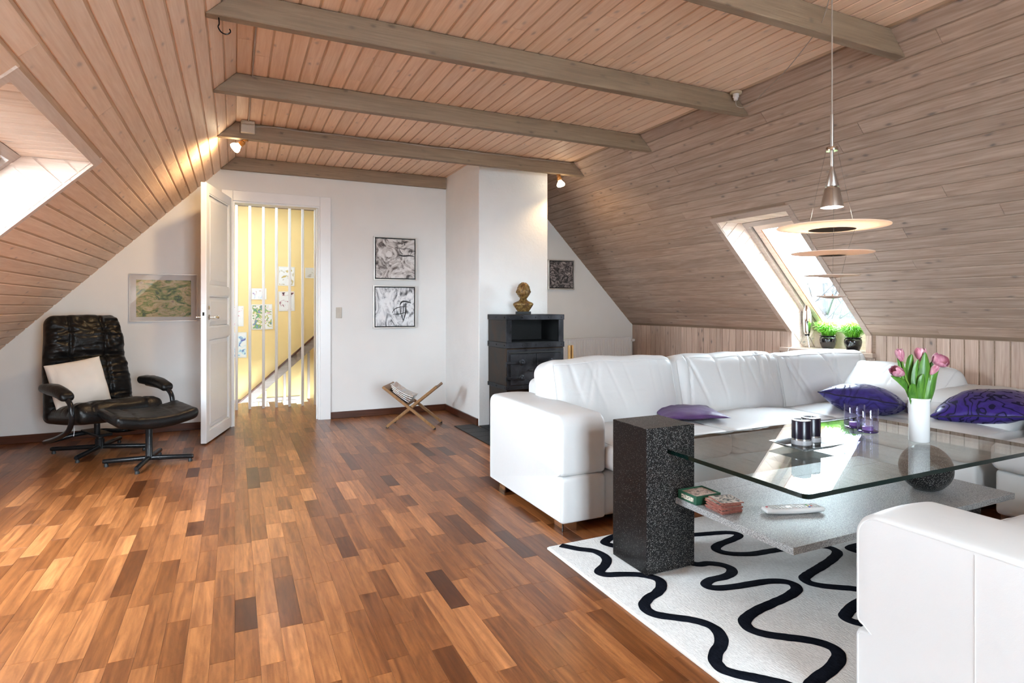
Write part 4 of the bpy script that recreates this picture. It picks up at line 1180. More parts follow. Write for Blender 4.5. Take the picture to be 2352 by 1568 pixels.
# ------------------------------------------------------------------ sofas and cushions
M_WLEATHER = leather('white_leather', (.66,.66,.655), .45, .16, 22, .012, 520, spec=.4)
def nz(p, f, s): return mnoise.noise(Vector((p[0]*f+s, p[1]*f, p[2]*f)))
def seam_loop(parent, pts, r=.0028, closed=True, name='piping'):
    return MB().tube(pts, r, 6, closed=closed).build(name, M_WLEATHER, parent)
def rr_loop(h1, h2, r, k=8):
    """rounded rectangle in 2D"""
    out = []
    for cx, cy, a0 in ((h1-r, h2-r, 0), (-(h1-r), h2-r, 90), (-(h1-r), -(h2-r), 180), (h1-r, -(h2-r), 270)):
        for i in range(k+1):
            a = R(a0+90*i/k); out.append((cx+r*math.cos(a), cy+r*math.sin(a)))
    return out
def loft_arm(x0, x1, prof, bulge=.006, side=.014):
    """closed y-z outline (counter-clockwise) lofted along x, with softly rolled side edges"""
    n0 = len(prof)
    nor = []
    for i in range(n0):
        p, q = prof[i-1], prof[(i+1) % n0]; t = Vector((q[0]-p[0], q[1]-p[1])).normalized(); nor.append(Vector((t.y, -t.x)))
    zt = max(z for _, z in prof)
    def ring(inset, crown=0.0):
        return [(p[0]-n.x*inset, p[1]-n.y*inset+(crown if n.y > .5 else 0)) for p, n in zip(prof, nor)]
    st = [(x0, .013, 0), (x0+.0012, .008, 0), (x0+.005, .0035, 0), (x0+side, .0, 0)]
    n = 10
    for i in range(1, n):
        t = i/n; st.append((x0+side+(x1-x0-2*side)*t, 0, bulge*math.sin(PI*t)))
    st += [(x1-side, 0, 0), (x1-.005, .0035, 0), (x1-.0012, .008, 0), (x1, .013, 0)]
    mb = MB(); vs = []; fs = []
    rings = [ring(i_, c_) for x, i_, c_ in st]; m = n0
    for (x, _, _), rg_ in zip(st, rings): vs += [(x, p, q) for p, q in rg_]
    for a in range(len(st)-1):
        for k in range(m): fs.append((a*m+k, (a+1)*m+k, (a+1)*m+(k+1) % m, a*m+(k+1) % m))
    fs.append(tuple(range(m))); fs.append(tuple(reversed(range((len(st)-1)*m, len(st)*m))))
    mb.add(vs, fs)
    return mb, ring
def orient(o):
    bm = bmesh.new(); bm.from_mesh(o.data); bmesh.ops.recalc_face_normals(bm, faces=bm.faces); bm.to_mesh(o.data); bm.free(); return o
def arc(cy, cz, r_, a0, a1, k=8):
    return [(cy+r_*math.cos(R(a0+(a1-a0)*i/k)), cz+r_*math.sin(R(a0+(a1-a0)*i/k))) for i in range(k+1)]
def sofa_arm(parent, x0, x1, yf, yb, facing, zt=.556):
    """one padded arm with a crease across its front; facing = -1 front toward -y, +1 toward +y"""
    L = abs(yf-yb); zn = .262; zb = .040
    # outline with the front at +y side of a local axis, then mirrored if needed
    o = []
    o += arc(L-.014, zb+.014, .014, -90, 0, 4)
    o += arc(L-.022, zn-.024, .022, 0, 80, 5)
    o += [(L-.034, zn)]
    o += arc(L-.024, zn+.026, .024, -80, 0, 5)
    o += arc(L-.062, zt-.062, .062, 0, 90, 9)
    o += [(L*.72, zt+.002), (L*.5, zt+.003), (L*.28, zt+.002)]
    o += arc(.055, zt-.055, .055, 90, 180, 8)
    o += [(0, zt*.6), (0, zt*.35)]
    o += arc(.014, zb+.014, .014, 180, 270, 4)
    base = min(yf, yb)
    if facing > 0: prof = [(base+y, z) for y, z in o]
    else: prof = [(base+L-y, z) for y, z in reversed(o)]
    mb, ring = loft_arm(x0, x1, prof)
    a = orient(mb.build('arm', M_WLEATHER, parent))
    for xx in (x0+.0006, x1-.0006):
        MB().tube([(xx, p, q) for p, q in ring(.0105)], .0022, 6, closed=True).build('piping', M_WLEATHER, a)
    return a
def seat_cushion(parent, a, b, puff=.018, seed=0, name='seat_cushion', rad=.045):
    c = [(a[i]+b[i])/2 for i in range(3)]; h = [(b[i]-a[i])/2 for i in range(3)]
    def fn(p):
        z = p[2]
        if z > 0: z += .005*nz(p, 6, seed)+.003*mnoise.noise(Vector((p[0]*16+seed, p[1]*3, 0)))
        return (p[0], p[1], z)
    mb = MB().soft(h, rad, puff=(.006, .006, puff), n=(30, 24, 4), seg=5, fn=fn, c=c)
    lp = mb.edge_loop(2, 1)
    o = mb.build(name, M_WLEATHER, parent)
    seam_loop(o, lp, .0026)
    return o
def back_cushion(parent, w, d, hgt, M_, seed=0, wrinkle=.006, name='back_cushion', fold=None):
    rw_ = random.Random(seed*13+1)
    folds = [(rw_.uniform(-.46, .46)*w, rw_.uniform(-.5, .5), rw_.uniform(.007, .013), rw_.uniform(.5, 1.0), rw_.uniform(.14, .30)) for _ in range(11)]
    def fn(p):
        x, y, z = p
        t = (z+hgt/2)/hgt
        y2 = y
        if y < 0:
            for (fx, sl, wd, am, ln) in folds:                       # gathers running down from the top seam
                dn = hgt/2-z
                y2 += .85*wrinkle*am*math.exp(-((x-fx-sl*dn)/wd)**2)*math.exp(-((dn-.07)/ln)**2)
            y2 += .005*mnoise.noise(Vector((x*6+seed, z*6, seed*3)))
            y2 -= .025*math.exp(-((t-.28)/.25)**2)*(1-(x/(w/2))**2)  # belly lower on the front
        z2 = z+.010*mnoise.noise(Vector((x*5+seed, 0, 0)))*(1 if z > 0 else 0)
        return (x, y2, z2)
    mb = MB().soft((w/2, d/2, hgt/2), .07, puff=(.012, .030, .018), n=(84, 4, 30), seg=6, fn=fn, M=M_)
    lp = mb.edge_loop(1, -1)
    o = mb.build(name, M_WLEATHER, parent)
    seam_loop(o, lp, .0030)
    return o
M_SLEG = plain('polished_steel_leg', (.70,.68,.66), .12, metal=1)
def leg_plate(parent, x, y, sx=1, sy=1):
    mb = MB().bbox((x, y, 0.0), (x+.006*sx if sx > 0 else x, y+.08*sy if sy > 0 else y, .042), .001) if sx > 0 and sy > 0 else MB().bbox((min(x, x+.006*sx), min(y, y+.08*sy), 0), (max(x, x+.006*sx), max(y, y+.08*sy), .042), .001)
    mb.bbox((min(x, x+.08*sx), min(y, y+.006*sy), 0), (max(x, x+.08*sx), max(y, y+.006*sy), .042), .001)
    mb.build('leg', M_SLEG, parent, smooth=False)

sf = thing('corner_sofa', 'long white leather corner sofa with three tall back cushions below the knee wall', 'sofa', (0, 0, 0))
SXO = 1.412
sofa_arm(sf, SXO, 1.662, 2.44, 3.315, -1)
MB().soft((.90, .415, .112), .02, puff=(0,.004,0), n=(10,6,4), seg=3, c=(1.665+.90, 2.875, .150)).build('base', M_WLEATHER, sf)
MB().soft((.43, .78, .112), .02, puff=(.004,0,0), n=(6,10,4), seg=3, c=(3.465+.45, 2.525, .150)).build('corner_base', M_WLEATHER, sf)
seat_cushion(sf, (1.668, 2.385, .265), (2.468, 3.10, .405), seed=1)
seat_cushion(sf, (2.474, 2.385, .265), (3.36, 3.10, .405), seed=2, puff=.026)
seat_cushion(sf, (3.366, 2.40, .265), (4.19, 3.10, .405), seed=3)
seat_cushion(sf, (3.43, 1.745, .265), (4.19, 2.395, .405), seed=4)
MB().soft((1.36, .10, .305), .05, puff=(0,.006,.004), n=(14,3,8), seg=5, c=(1.655+1.36, 3.205, .335)).build('back_frame', M_WLEATHER, sf)
MB().soft((.09, .80, .24), .045, puff=(.005,0,.004), n=(3,10,6), seg=5, c=(4.287, 2.53, .31)).build('wing_back_frame', M_WLEATHER, sf)
tilt = -R(13)
back_cushion(sf, .90, .25, .43, TR((2.065, 3.010, .548), rx=tilt), 1, .004)
back_cushion(sf, .90, .25, .425, TR((2.955, 2.990, .546), rx=tilt, rz=R(-2)), 2, .012)
back_cushion(sf, .90, .25, .43, TR((3.825, 2.950, .535), rx=tilt, rz=R(-4)), 3, .009)
# slumped wing cushions
back_cushion(sf, .74, .20, .42, TR((4.065, 2.52, .505), rz=-PI/2) @ TR(rx=-R(52)), 4, .004)
back_cushion(sf, .56, .16, .52, TR((4.07, 2.035, .470), rz=-PI/2) @ TR(rx=-R(80)), 5, .006)
leg_plate(sf, SXO+.012, 2.455); leg_plate(sf, SXO+.012, 3.20, 1, -1); leg_plate(sf, 3.40, 2.50, -1, 1); leg_plate(sf, 3.50, 1.80); leg_plate(sf, 4.30, 1.80, -1, 1); leg_plate(sf, 4.30, 3.25, -1, -1)
MB().box((1.60, 2.56, 0), (1.68, 2.64, .042)).build('leg', M_BLACKP, sf, smooth=False)

s2 = thing('sofa_section', 'white leather sofa section standing apart from the corner sofa behind the glass table', 'sofa', (0, 0, 0))
MB().soft((.43, .55, .112), .02, puff=(.004,.004,0), n=(6,8,4), seg=3, c=(3.475+.43, 1.655-.55, .150)).build('base', M_WLEATHER, s2)
seat_cushion(s2, (3.43, .60, .265), (4.19, 1.665, .405), seed=6)
MB().soft((.09, .55, .24), .045, n=(3,8,6), seg=5, c=(4.287, 1.10, .31)).build('back_frame', M_WLEATHER, s2)
back_cushion(s2, .84, .16, .52, TR((4.07, 1.225, .470), rz=-PI/2) @ TR(rx=-R(80)), 9, .006)
leg_plate(s2, 3.50, 1.56, 1, 1); leg_plate(s2, 3.50, .60); leg_plate(s2, 4.32, 1.56, -1, 1); leg_plate(s2, 4.32, .60, -1, 1)

s3 = thing('loveseat', 'white leather sofa facing the corner sofa across the glass table', 'sofa', (0, 0, .0125))
sofa_arm(s3, 1.425, 1.675, .985, .10, 1)
# stitched upright seam on the outer side of the near arm
MB().tube([(1.4250, .714, .540), (1.4250, .714, .40), (1.4250, .714, .27), (1.4250, .714, .05)], .0012, 6).build('stitched_seam', M_WLEATHER, s3)
MB().soft((.80, .42, .112), .02, n=(8,6,4), seg=3, c=(1.68+.80, .53, .150)).build('base', M_WLEATHER, s3)
seat_cushion(s3, (1.682, .30, .265), (2.48, 1.03, .405), seed=7)
seat_cushion(s3, (2.486, .30, .265), (3.28, 1.03, .405), seed=8)
MB().soft((.92, .09, .27), .05, n=(10,3,6), seg=4, c=(1.45+.92, .20-.11, .31)).build('back_frame', M_WLEATHER, s3)
leg_plate(s3, 1.44, .95, 1, -1); leg_plate(s3, 1.44, .12); leg_plate(s3, 3.26, .93, -1, -1); leg_plate(s3, 3.26, .12, -1, 1)

# purple cushions
def damask(name, base, dark, scale=16):
    m, nt, b = new_mat(name); setv(b, rough=.34, spec=.3)
    tc = N(nt, 'ShaderNodeTexCoord')
    n0 = noise(nt, tc.outputs['Object'], 5, 2)
    sc_ = N(nt, 'ShaderNodeVectorMath', operation='SCALE'); sc_.inputs['Scale'].default_value = .18; lk(nt, n0.outputs['Color'], sc_.inputs[0])
    ad = N(nt, 'ShaderNodeVectorMath', operation='ADD'); lk(nt, tc.outputs['Object'], ad.inputs[0]); lk(nt, sc_.outputs[0], ad.inputs[1])
    w = N(nt, 'ShaderNodeTexWave', wave_type='RINGS'); w.inputs['Scale'].default_value = scale*.42; w.inputs['Distortion'].default_value = 9; w.inputs['Detail'].default_value = 1.5; w.inputs['Detail Scale'].default_value = 1.6
    lk(nt, ad.outputs[0], w.inputs['Vector'])
    r = ramp(nt, [(.10, dark), (.17, base), (.74, base), (.80, tuple(c*1.25 for c in base))], w.outputs['Fac'])
    lk(nt, r.outputs[0], b.inputs['Base Color'])
    rr = ramp(nt, [(.12, (.75,.75,.75)), (.18, (.30,.30,.30))], w.outputs['Fac']); lk(nt, rr.outputs[0], b.inputs['Roughness'])
    n2 = noise(nt, tc.outputs['Object'], 18, 3); bump(nt, b, n2.outputs['Fac'], .25, .006)
    return m
M_DAMASK = damask('violet_damask', (.034,.018,.155), (.006,.004,.03), 22)
M_DAMASK2 = damask('violet_damask_soft', (.030,.021,.125), (.020,.013,.08), 20)
M_VELVET = plain('plum_satin', (.085,.035,.135), .42, nscale=6, bscale=30, nstr=.3, var=.25)
M_PIPE = plain('dark_violet_cord', (.008,.005,.03), .5)
def throw_pillow(name, label, w, d, t, M_, mat, seed, piping=True, pw=.5):
    th = thing(name, label, 'cushion')
    th.matrix_world = M_
    fnp = lambda p, x, y: p+Vector((0, 0, .010*mnoise.noise(Vector((p.x*7+seed, p.y*7, seed)))+.005*mnoise.noise(Vector((p.x*22, p.y*22, seed)))))
    MB().pillow(w, d, t, 26, fn=fnp, pw=pw).build('cover', mat, th)
    if piping:
        pts = []
        n = 26
        for (a, b) in [(i, 0) for i in range(n)]+[(n, i) for i in range(n)]+[(n-i, n) for i in range(n)]+[(0, n-i) for i in range(n)]:
            x = -math.cos(PI*a/n); y = -math.cos(PI*b/n)
            p = Vector((w/2*x*(1-.07*(1-y*y)*abs(x)), d/2*y*(1-.07*(1-x*x)*abs(y)), 0)); pts.append(fnp(p, x, y))
        q = [pts[0]]
        for p in pts[1:]:
            if (p-q[-1]).length > .004: q.append(p)
        MB().tube(q, .0045, 6, closed=True).build('piping', M_PIPE, th)
    return th
throw_pillow('throw_pillow', 'violet patterned cushion slumped in the sofa corner beside the tall back cushion', .44, .44, .20, TR((3.64, 2.45, .488), rx=R(4), ry=R(10), rz=R(25)), M_DAMASK2, 1)
throw_pillow('throw_pillow', 'violet cushion with bold leaf pattern lying behind the tulip vase', .46, .46, .18, TR((3.95, 1.93, .503), rx=R(-8), ry=R(-8), rz=R(18)), M_DAMASK, 2)
throw_pillow('throw_pillow', 'flat plum satin cushion lying on the seat behind the black granite block', .40, .34, .065, TR((2.47, 2.77, .448), rx=R(2), ry=R(0), rz=R(-18)), M_VELVET, 3, False)
# ------------------------------------------------------------------ rug
def rugmat(name, c1, c2, sc=160, st=.7):
    m, nt, b = new_mat(name); setv(b, rough=.95, spec=.05)
    geo = N(nt, 'ShaderNodeNewGeometry'); mp = N(nt, 'ShaderNodeMapping'); mp.inputs['Scale'].default_value = (1, .35, 1); lk(nt, geo.outputs['Position'], mp.inputs['Vector'])
    n1 = noise(nt, mp.outputs[0], sc, 4, .7); n2 = noise(nt, geo.outputs['Position'], 9, 3)
    f = mathn(nt, 'ADD', mathn(nt, 'MULTIPLY', n1.outputs['Fac'], .7), mathn(nt, 'MULTIPLY', n2.outputs['Fac'], .3))
    lk(nt, ramp(nt, [(.35, c1), (.62, c2)], f).outputs[0], b.inputs['Base Color'])
    bump(nt, b, n1.outputs['Fac'], st, .006); return m
M_RUGW = rugmat('ivory_wool_pile', (.60,.59,.57), (.80,.79,.77))
M_RUGB = rugmat('black_wool_pile', (.002,.0025,.005), (.012,.014,.022), 240)
RUG_T = .012
rg = thing('area_rug', 'ivory wool rug with winding black lines under the glass table', 'rug', (0, 0, 0))
rb = MB().soft((1.06, 1.0, RUG_T/2), .005, n=(1,1,1), seg=2, c=(1.266+1.06, 2.312-1.0, RUG_T/2)); rb.build('pile', M_RUGW, rg)
MB().bbox((1.262, .312, 0), (1.268, 2.312, .009), .002).build('binding', M_LINEN, rg, smooth=False)
Y3 = lambda x, y: (1230+.32738*x, 1130+.32738*y)
CURVES = [
 [(178,372),(300,397),(400,410),(465,436),(500,470),(488,510),(455,542),(452,566),(505,578),(600,575),(720,578),(800,590),(868,615),(884,652),(858,702),(800,738),(764,785),(790,832),(860,860),(960,876),(1080,892),(1180,916),(1258,955),(1300,1010),(1300,1070),(1266,1130),(1262,1185),(1312,1240),(1400,1272),(1520,1297),(1640,1322),(1760,1350),(1850,1400),(1880,1480),(1830,1580)],
 [(640,290),(560,305),(500,335),(492,358),(560,378),(760,420),(1000,470),(1130,505),(1210,499),(1300,508),(1366,532),(1378,562),(1330,592),(1240,612),(1196,638),(1215,664),(1290,671),(1400,661),(1520,641),(1640,624),(1750,627),(1818,652),(1828,688),(1770,730),(1660,780),(1550,830),(1480,880),(1470,922),(1520,966),(1620,996),(1750,1016),(1880,1031),(2000,1056),(2090,1092),(2126,1140),(2108,1200),(2040,1262),(1962,1322),(1930,1370),(1950,1450),(2080,1520)],
 [(1000,303),(1130,297),(1220,290),(1330,283),(1400,288),(1426,306),(1380,332),(1292,365),(1264,394),(1310,420),(1400,433),(1520,432),(1640,413),(1730,400),(1880,385),(2010,380),(2085,396),(2118,425),(2080,470),(1990,530),(1910,578),(1886,605),(1920,634),(2000,654),(2120,667),(2240,677),(2330,700),(2330,735),(2250,785),(2180,850),(2176,882),(2230,908),(2330,930),(2450,960)],
 [(2420,350),(2300,365),(2215,386),(2222,404),(2300,425),(2420,440)],
]
for pts in CURVES:
    q = smooth_path([at_z(*Y3(x, y), RUG_T+.0005) for x, y in pts], 8)
    mb = MB(); vs = []; fs_ = []; hw = .0215
    for i, p in enumerate(q):
        t = q[min(i+1, len(q)-1)]-q[max(i-1, 0)]; t.z = 0; t.normalize(); n_ = Vector((-t.y, t.x, 0))
        j1 = 1+.10*mnoise.noise(p*42); j2 = 1+.10*mnoise.noise(p*42+Vector((9,9,9)))
        vs += [p-n_*hw*j1, p-n_*hw*.8+Vector((0,0,.0022)), p+n_*hw*.8+Vector((0,0,.0022)), p+n_*hw*j2]
    for i in range(len(q)-1):
        for e in range(3): fs_.append((4*i+e, 4*i+4+e, 4*i+5+e, 4*i+1+e))
    mb.add(vs, fs_)
    o = mb.build('black_line', M_RUGB, rg)
    bm = bmesh.new(); bm.from_mesh(o.data); bmesh.ops.recalc_face_normals(bm, faces=bm.faces)
    if sum(f.normal.z for f in bm.faces) < 0: bmesh.ops.reverse_faces(bm, faces=bm.faces)
    bm.to_mesh(o.data); bm.free()

# ------------------------------------------------------------------ coffee table
def granite(name, base, specks, rough, scale, thr, coat=0):
    m, nt, b = new_mat(name); setv(b, rough=rough, spec=.28, coat=coat)
    geo = N(nt, 'ShaderNodeNewGeometry')
    vo = N(nt, 'ShaderNodeTexVoronoi'); vo.inputs['Scale'].default_value = scale; lk(nt, geo.outputs['Position'], vo.inputs['Vector'])
    sep = N(nt, 'ShaderNodeSeparateColor'); lk(nt, vo.outputs['Color'], sep.inputs[0])
    keep = mathn(nt, 'GREATER_THAN', sep.outputs[0], thr)
    dist = ramp(nt, [(.30, (1,1,1)), (.42, (0,0,0))], vo.outputs['Distance'])
    f = mathn(nt, 'MULTIPLY', keep, dist.outputs[0])
    lk(nt, mixc(nt, f, base, specks), b.inputs['Base Color'])
    return m
M_GRAN = granite('black_speckled_granite', (.007,.006,.006), (.46,.44,.42), .28, 380, .62)
def fleck(name):
    m, nt, b = new_mat(name); setv(b, rough=.42, spec=.5)
    geo = N(nt, 'ShaderNodeNewGeometry'); n1 = noise(nt, geo.outputs['Position'], 330, 3, .8); n2 = noise(nt, geo.outputs['Position'], 120, 2)
    lk(nt, ramp(nt, [(.34, (.045,.045,.047)), (.46, (.22,.22,.22)), (.56, (.40,.40,.395)), (.68, (.60,.60,.59))], n1.outputs['Fac']).outputs[0], b.inputs['Base Color'])
    bump(nt, b, n1.outputs['Fac'], .12, .002); return m
M_GREY = fleck('grey_granite')
ZS, ZG = .307, .507
tb = thing('coffee_table', 'glass-topped coffee table on a black granite block with grey granite shelf', 'table', (0, 0, RUG_T+.0030))
dz = -(RUG_T+.0030)
PX0, PX1, PY0, PY1, PZ = 1.477, 1.722, 1.884, 2.114, .597
# the block is built around the slots for shelf and glass
MB().bbox((PX0, PY0, 0), (PX1, PY1, PZ+dz), .002).build('granite_block', M_GRAN, tb, smooth=False)
MB().bbox((1.622, 1.325, .283+dz), (2.935, 1.8835, ZS+dz), .002).build('granite_shelf', M_GREY, tb, smooth=False)
MB().bbox((1.7225, 1.8836, .283+dz), (2.935, 2.005, ZS+dz), .001).build('granite_shelf', M_GREY, tb, smooth=False)
MB().bbox((2.60, 1.42, 0), (2.88, 1.66, .2825+dz), .003).build('support_block', M_GRAN, tb, smooth=False)
# sphere flattened where it meets shelf and glass
sp = []
Rs = .0985; zc = (ZS+.4910)/2; hz = (.4910-ZS)/2
for i in range(25):
    z = -hz+2*hz*i/24; sp.append((math.sqrt(max(0, Rs*Rs-z*z)), z))
def rough_ball():
    mb = MB().lathe([(0, -hz)]+sp+[(0, hz)], 48, c=(0,0,0))
    mb.v = [tuple(Vector(v)+(Vector((v[0], v[1], 0)).normalized()*(.0022*mnoise.noise(Vector(v)*60)) if abs(v[2]) < hz-.002 else Vector())) for v in mb.v]
    mb.xf(Matrix.Translation((2.655, 1.515, zc+dz))); return mb
rough_ball().build('granite_ball', M_GRAN, tb)
M_TGLASS = glass_mat('table_glass', (.955,.985,.97), .045, 0, 1.0)
M_GEDGE = plain('green_glass_edge', (.002,.010,.008), .10, spec=.35)
GX0, GX1, GY0, GY1 = 1.580, 2.995, 1.243, 2.037
zt_, zb_ = ZG+dz, .4915+dz
def rrect(x0, x1, y0, y1, r, k=6):
    out = []
    for cx, cy, a0 in ((x1-r, y1-r, 0), (x0+r, y1-r, 90), (x0+r, y0+r, 180), (x1-r, y0+r, 270)):
        for i in range(k+1):
            a = R(a0+90*i/k); out.append((cx+r*math.cos(a), cy+r*math.sin(a)))
    return out
gp = rrect(GX0, GX1, GY0, GY1, .022)
n_ = len(gp)
MB().add([(x, y, zt_) for x, y in gp], [tuple(range(n_))]).add([(x, y, zb_) for x, y in gp], [tuple(reversed(range(n_)))]).build('glass_top', M_TGLASS, tb, smooth=False)
gpe = rrect(GX0-.0003, GX1+.0003, GY0-.0003, GY1+.0003, .022)
MB().add([(x, y, z) for z in (zb_, zt_) for x, y in gpe], [(i, (i+1) % n_, n_+(i+1) % n_, n_+i) for i in range(n_)]).build('glass_edge', M_GEDGE, tb)

# things on the glass
TZ = ZG+.0006
M_PLATE = plain('black_glazed_ceramic', (.003,.003,.004), .16, spec=.22)
tr = thing('candle_tray', 'square black ceramic tray holding two dark candles', 'tray', (2.128, 1.668, TZ), R(0))
mb = MB(); w0, w1 = .085, .132
hx0, hy0, hx1, hy1 = .085, .055, .132, .085
ring = [(hx0*.9, hy0*.9, 0), (hx0, hy0, 0.001), (hx1, hy1, .020), (hx1+.002, hy1+.002, .0215), (hx1-.004, hy1-.004, .0215), (hx0, hy0, .005), (hx0*.9, hy0*.9, .0045)]
vs = []; fs_ = []
for (hx, hy, z) in ring:
    rrp = rrect(-hx, hx, -hy, hy, .008, 3); vs += [(x, y, z) for x, y in rrp]
m_ = len(rrp)
for i in range(len(ring)-1):
    for k in range(m_): fs_.append((i*m_+k, i*m_+(k+1) % m_, (i+1)*m_+(k+1) % m_, (i+1)*m_+k))
fs_ += [tuple(reversed(range(m_))), tuple(range((len(ring)-1)*m_, len(ring)*m_))]
mb.add(vs, fs_).build('dish', M_PLATE, tr)
M_WAX = plain('dark_violet_wax', (.008,.005,.014), .25, spec=.4, nscale=20, var=.3, coat=.1)
M_BAND = plain('silver_grey_ribbon', (.40,.39,.40), .35, metal=.3)
M_FOIL = plain('silver_foil', (.66,.65,.64), .2, metal=.9)
M_WICK = plain('white_wick', (.6,.58,.5), .8)
for (x, y, lab) in ((2.088, 1.668, 'dark violet pillar candle on the black tray, the one farther from the glass tumblers'), (2.172, 1.690, 'dark violet pillar candle on the black tray, the one beside the glass tumblers')):
    c = thing('pillar_candle', lab, 'candle', (x, y, TZ+.0048), 0, 'dark candles on the black tray')
    MB().lathe([(0,.022),(.0370,.022),(.0370,.106),(.035,.109),(.028,.107),(.012,.104),(0,.103)], 32).build('wax', M_WAX, c)
    MB().lathe([(0,.0),(.0373,0),(.0377,.004),(.0377,.036),(.0371,.036)], 32).build('foil_band', M_FOIL, c)
    MB().lathe([(.0378,.012),(.0388,.013),(.0388,.029),(.0378,.030)], 32).build('ribbon', M_BAND, c)
    MB().tube([(0,0,.102), (.001,0,.108), (.003,0,.114)], .0012, 6).build('wick', M_WICK, c)
M_VGLASS = glass_mat('violet_tumbler_glass', (.90,.89,.975), .05, 0, .9)
M_VBASE = plain('violet_glass_base', (.05,.025,.10), .05, spec=.7)
M_TEAL = plain('violet_tealight', (.30,.16,.36), .3)
for (x, y, lab) in ((2.628, 1.750, 'pale violet glass tumbler overlapping the other, the one nearer the vase'), (2.672, 1.845, 'pale violet glass tumbler half hidden behind the other one')):
    c = thing('glass_tumbler', lab, 'tumbler', (x, y, TZ), 0, 'violet glass tumblers on the glass table')
    MB().lathe([(.041,.006),(.0435,.012),(.044,.108),(.043,.1095),(.0418,.108),(.0415,.014),(.038,.011)], 36).build('wall', M_VGLASS, c)
    MB().lathe([(0,0),(.038,0),(.043,.004),(.043,.0075),(0,.0085)], 36).build('base', M_VBASE, c)
    MB().lathe([(0,.009),(.022,.009),(.023,.024),(.020,.026),(0,.025)], 20).build('tealight', M_TEAL, c)
# vase and tulips
VX, VY = 2.647, 1.537
M_PORC = plain('white_porcelain', (.82,.82,.82), .12, spec=.6, var=.01)
va = thing('flower_vase', 'white cylindrical porcelain vase with rolled rim holding pink tulips', 'vase', (VX, VY, TZ))
MB().lathe([(0,0),(.036,0),(.0385,.004),(.039,.16),(.0392,.174),(.0415,.178),(.042,.182),(.040,.185),(.0365,.183),(.0358,.17),(.035,.012),(0,.010)], 40).build('body', M_PORC, va)
M_STEM = plain('tulip_stem_green', (.13,.24,.035), .4)
def leafmat():
    m, nt, b = new_mat('tulip_leaf_green'); setv(b, rough=.38, sss=0)
    tc = N(nt, 'ShaderNodeTexCoord'); mp = N(nt, 'ShaderNodeMapping'); mp.inputs['Scale'].default_value = (90, 90, 8); lk(nt, tc.outputs['Object'], mp.inputs[0])
    n = noise(nt, mp.outputs[0], 1, 3); lk(nt, ramp(nt, [(.35, (.035,.13,.012)), (.65, (.11,.27,.03))], n.outputs['Fac']).outputs[0], b.inputs['Base Color']); return m
M_LEAF = leafmat()
def petalmat():
    m, nt, b = new_mat('pink_petal'); setv(b, rough=.45)
    tc = N(nt, 'ShaderNodeTexCoord'); mp = N(nt, 'ShaderNodeMapping'); mp.inputs['Scale'].default_value = (60, 60, 14); lk(nt, tc.outputs['Object'], mp.inputs[0])
    n = noise(nt, mp.outputs[0], 1, 4, .6, .5); lk(nt, ramp(nt, [(.32, (.42,.12,.19)), (.5, (.58,.23,.31)), (.68, (.72,.46,.50))], n.outputs['Fac']).outputs[0], b.inputs['Base Color']); return m
M_PETAL = petalmat()
CR = Vector((math.cos(YAW), -math.sin(YAW), 0)); CF = Vector((math.sin(YAW), math.cos(YAW), 0))      # right / away as seen in the photograph
def vpos(r_, f_, z):
    if z < .19: r_, f_ = r_*.62, f_*.62
    return Vector((VX, VY, TZ))+CR*r_+CF*f_+Vector((0, 0, z+.22*max(0, z-.12)))
def petal(mb, base, axis, ang_, L, wid, open_):
    axis = axis.normalized(); a = axis.orthogonal().normalized(); b_ = axis.cross(a)
    out = a*math.cos(ang_)+b_*math.sin(ang_); tan_ = axis.cross(out)
    vs = []; fs_ = []; nu, nv = 8, 6
    for i in range(nu+1):
        t = i/nu
        rad = wid*.62*math.sin(PI*(.10+.62*t))*(1+open_*t*t)
        wd = wid*math.sin(PI*(t*.93+.05))**.7
        for j in range(nv+1):
            s_ = (j/nv-.5)*2
            th = s_*.9*wd/wid
            vs.append(base+axis*(L*t)+out*(rad*math.cos(th))+tan_*(rad*math.sin(th)*1.15))
    for i in range(nu):
        for j in range(nv): k = i*(nv+1)+j; fs_.append((k, k+1, k+nv+2, k+nv+1))
    mb.add(vs, fs_)
def leaf_blade(mb, pts, wid, twist=0.0, face=None):
    q = smooth_path(pts, 6); n = len(q); vs = []; fs_ = []
    for i, p in enumerate(q):
        t = i/(n-1); tg = (q[min(i+1, n-1)]-q[max(i-1, 0)]).normalized()
        side = (face or CR); side = (side-tg*side.dot(tg)).normalized(); nn = tg.cross(side)
        side2 = side*math.cos(twist*t)+nn*math.sin(twist*t); nn2 = tg.cross(side2)
        w = wid*1.35*math.sin(PI*min(1, (.07+.93*t)))**.8
        if t > .97: w *= .3
        for s_ in (-1, -.5, 0, .5, 1): vs.append(p+side2*(w*s_)+nn2*(w*.45*s_*s_))
    for i in range(n-1):
        for e in range(4): fs_.append((5*i+e, 5*i+e+1, 5*i+e+6, 5*i+e+5))
    mb.add(vs, fs_)
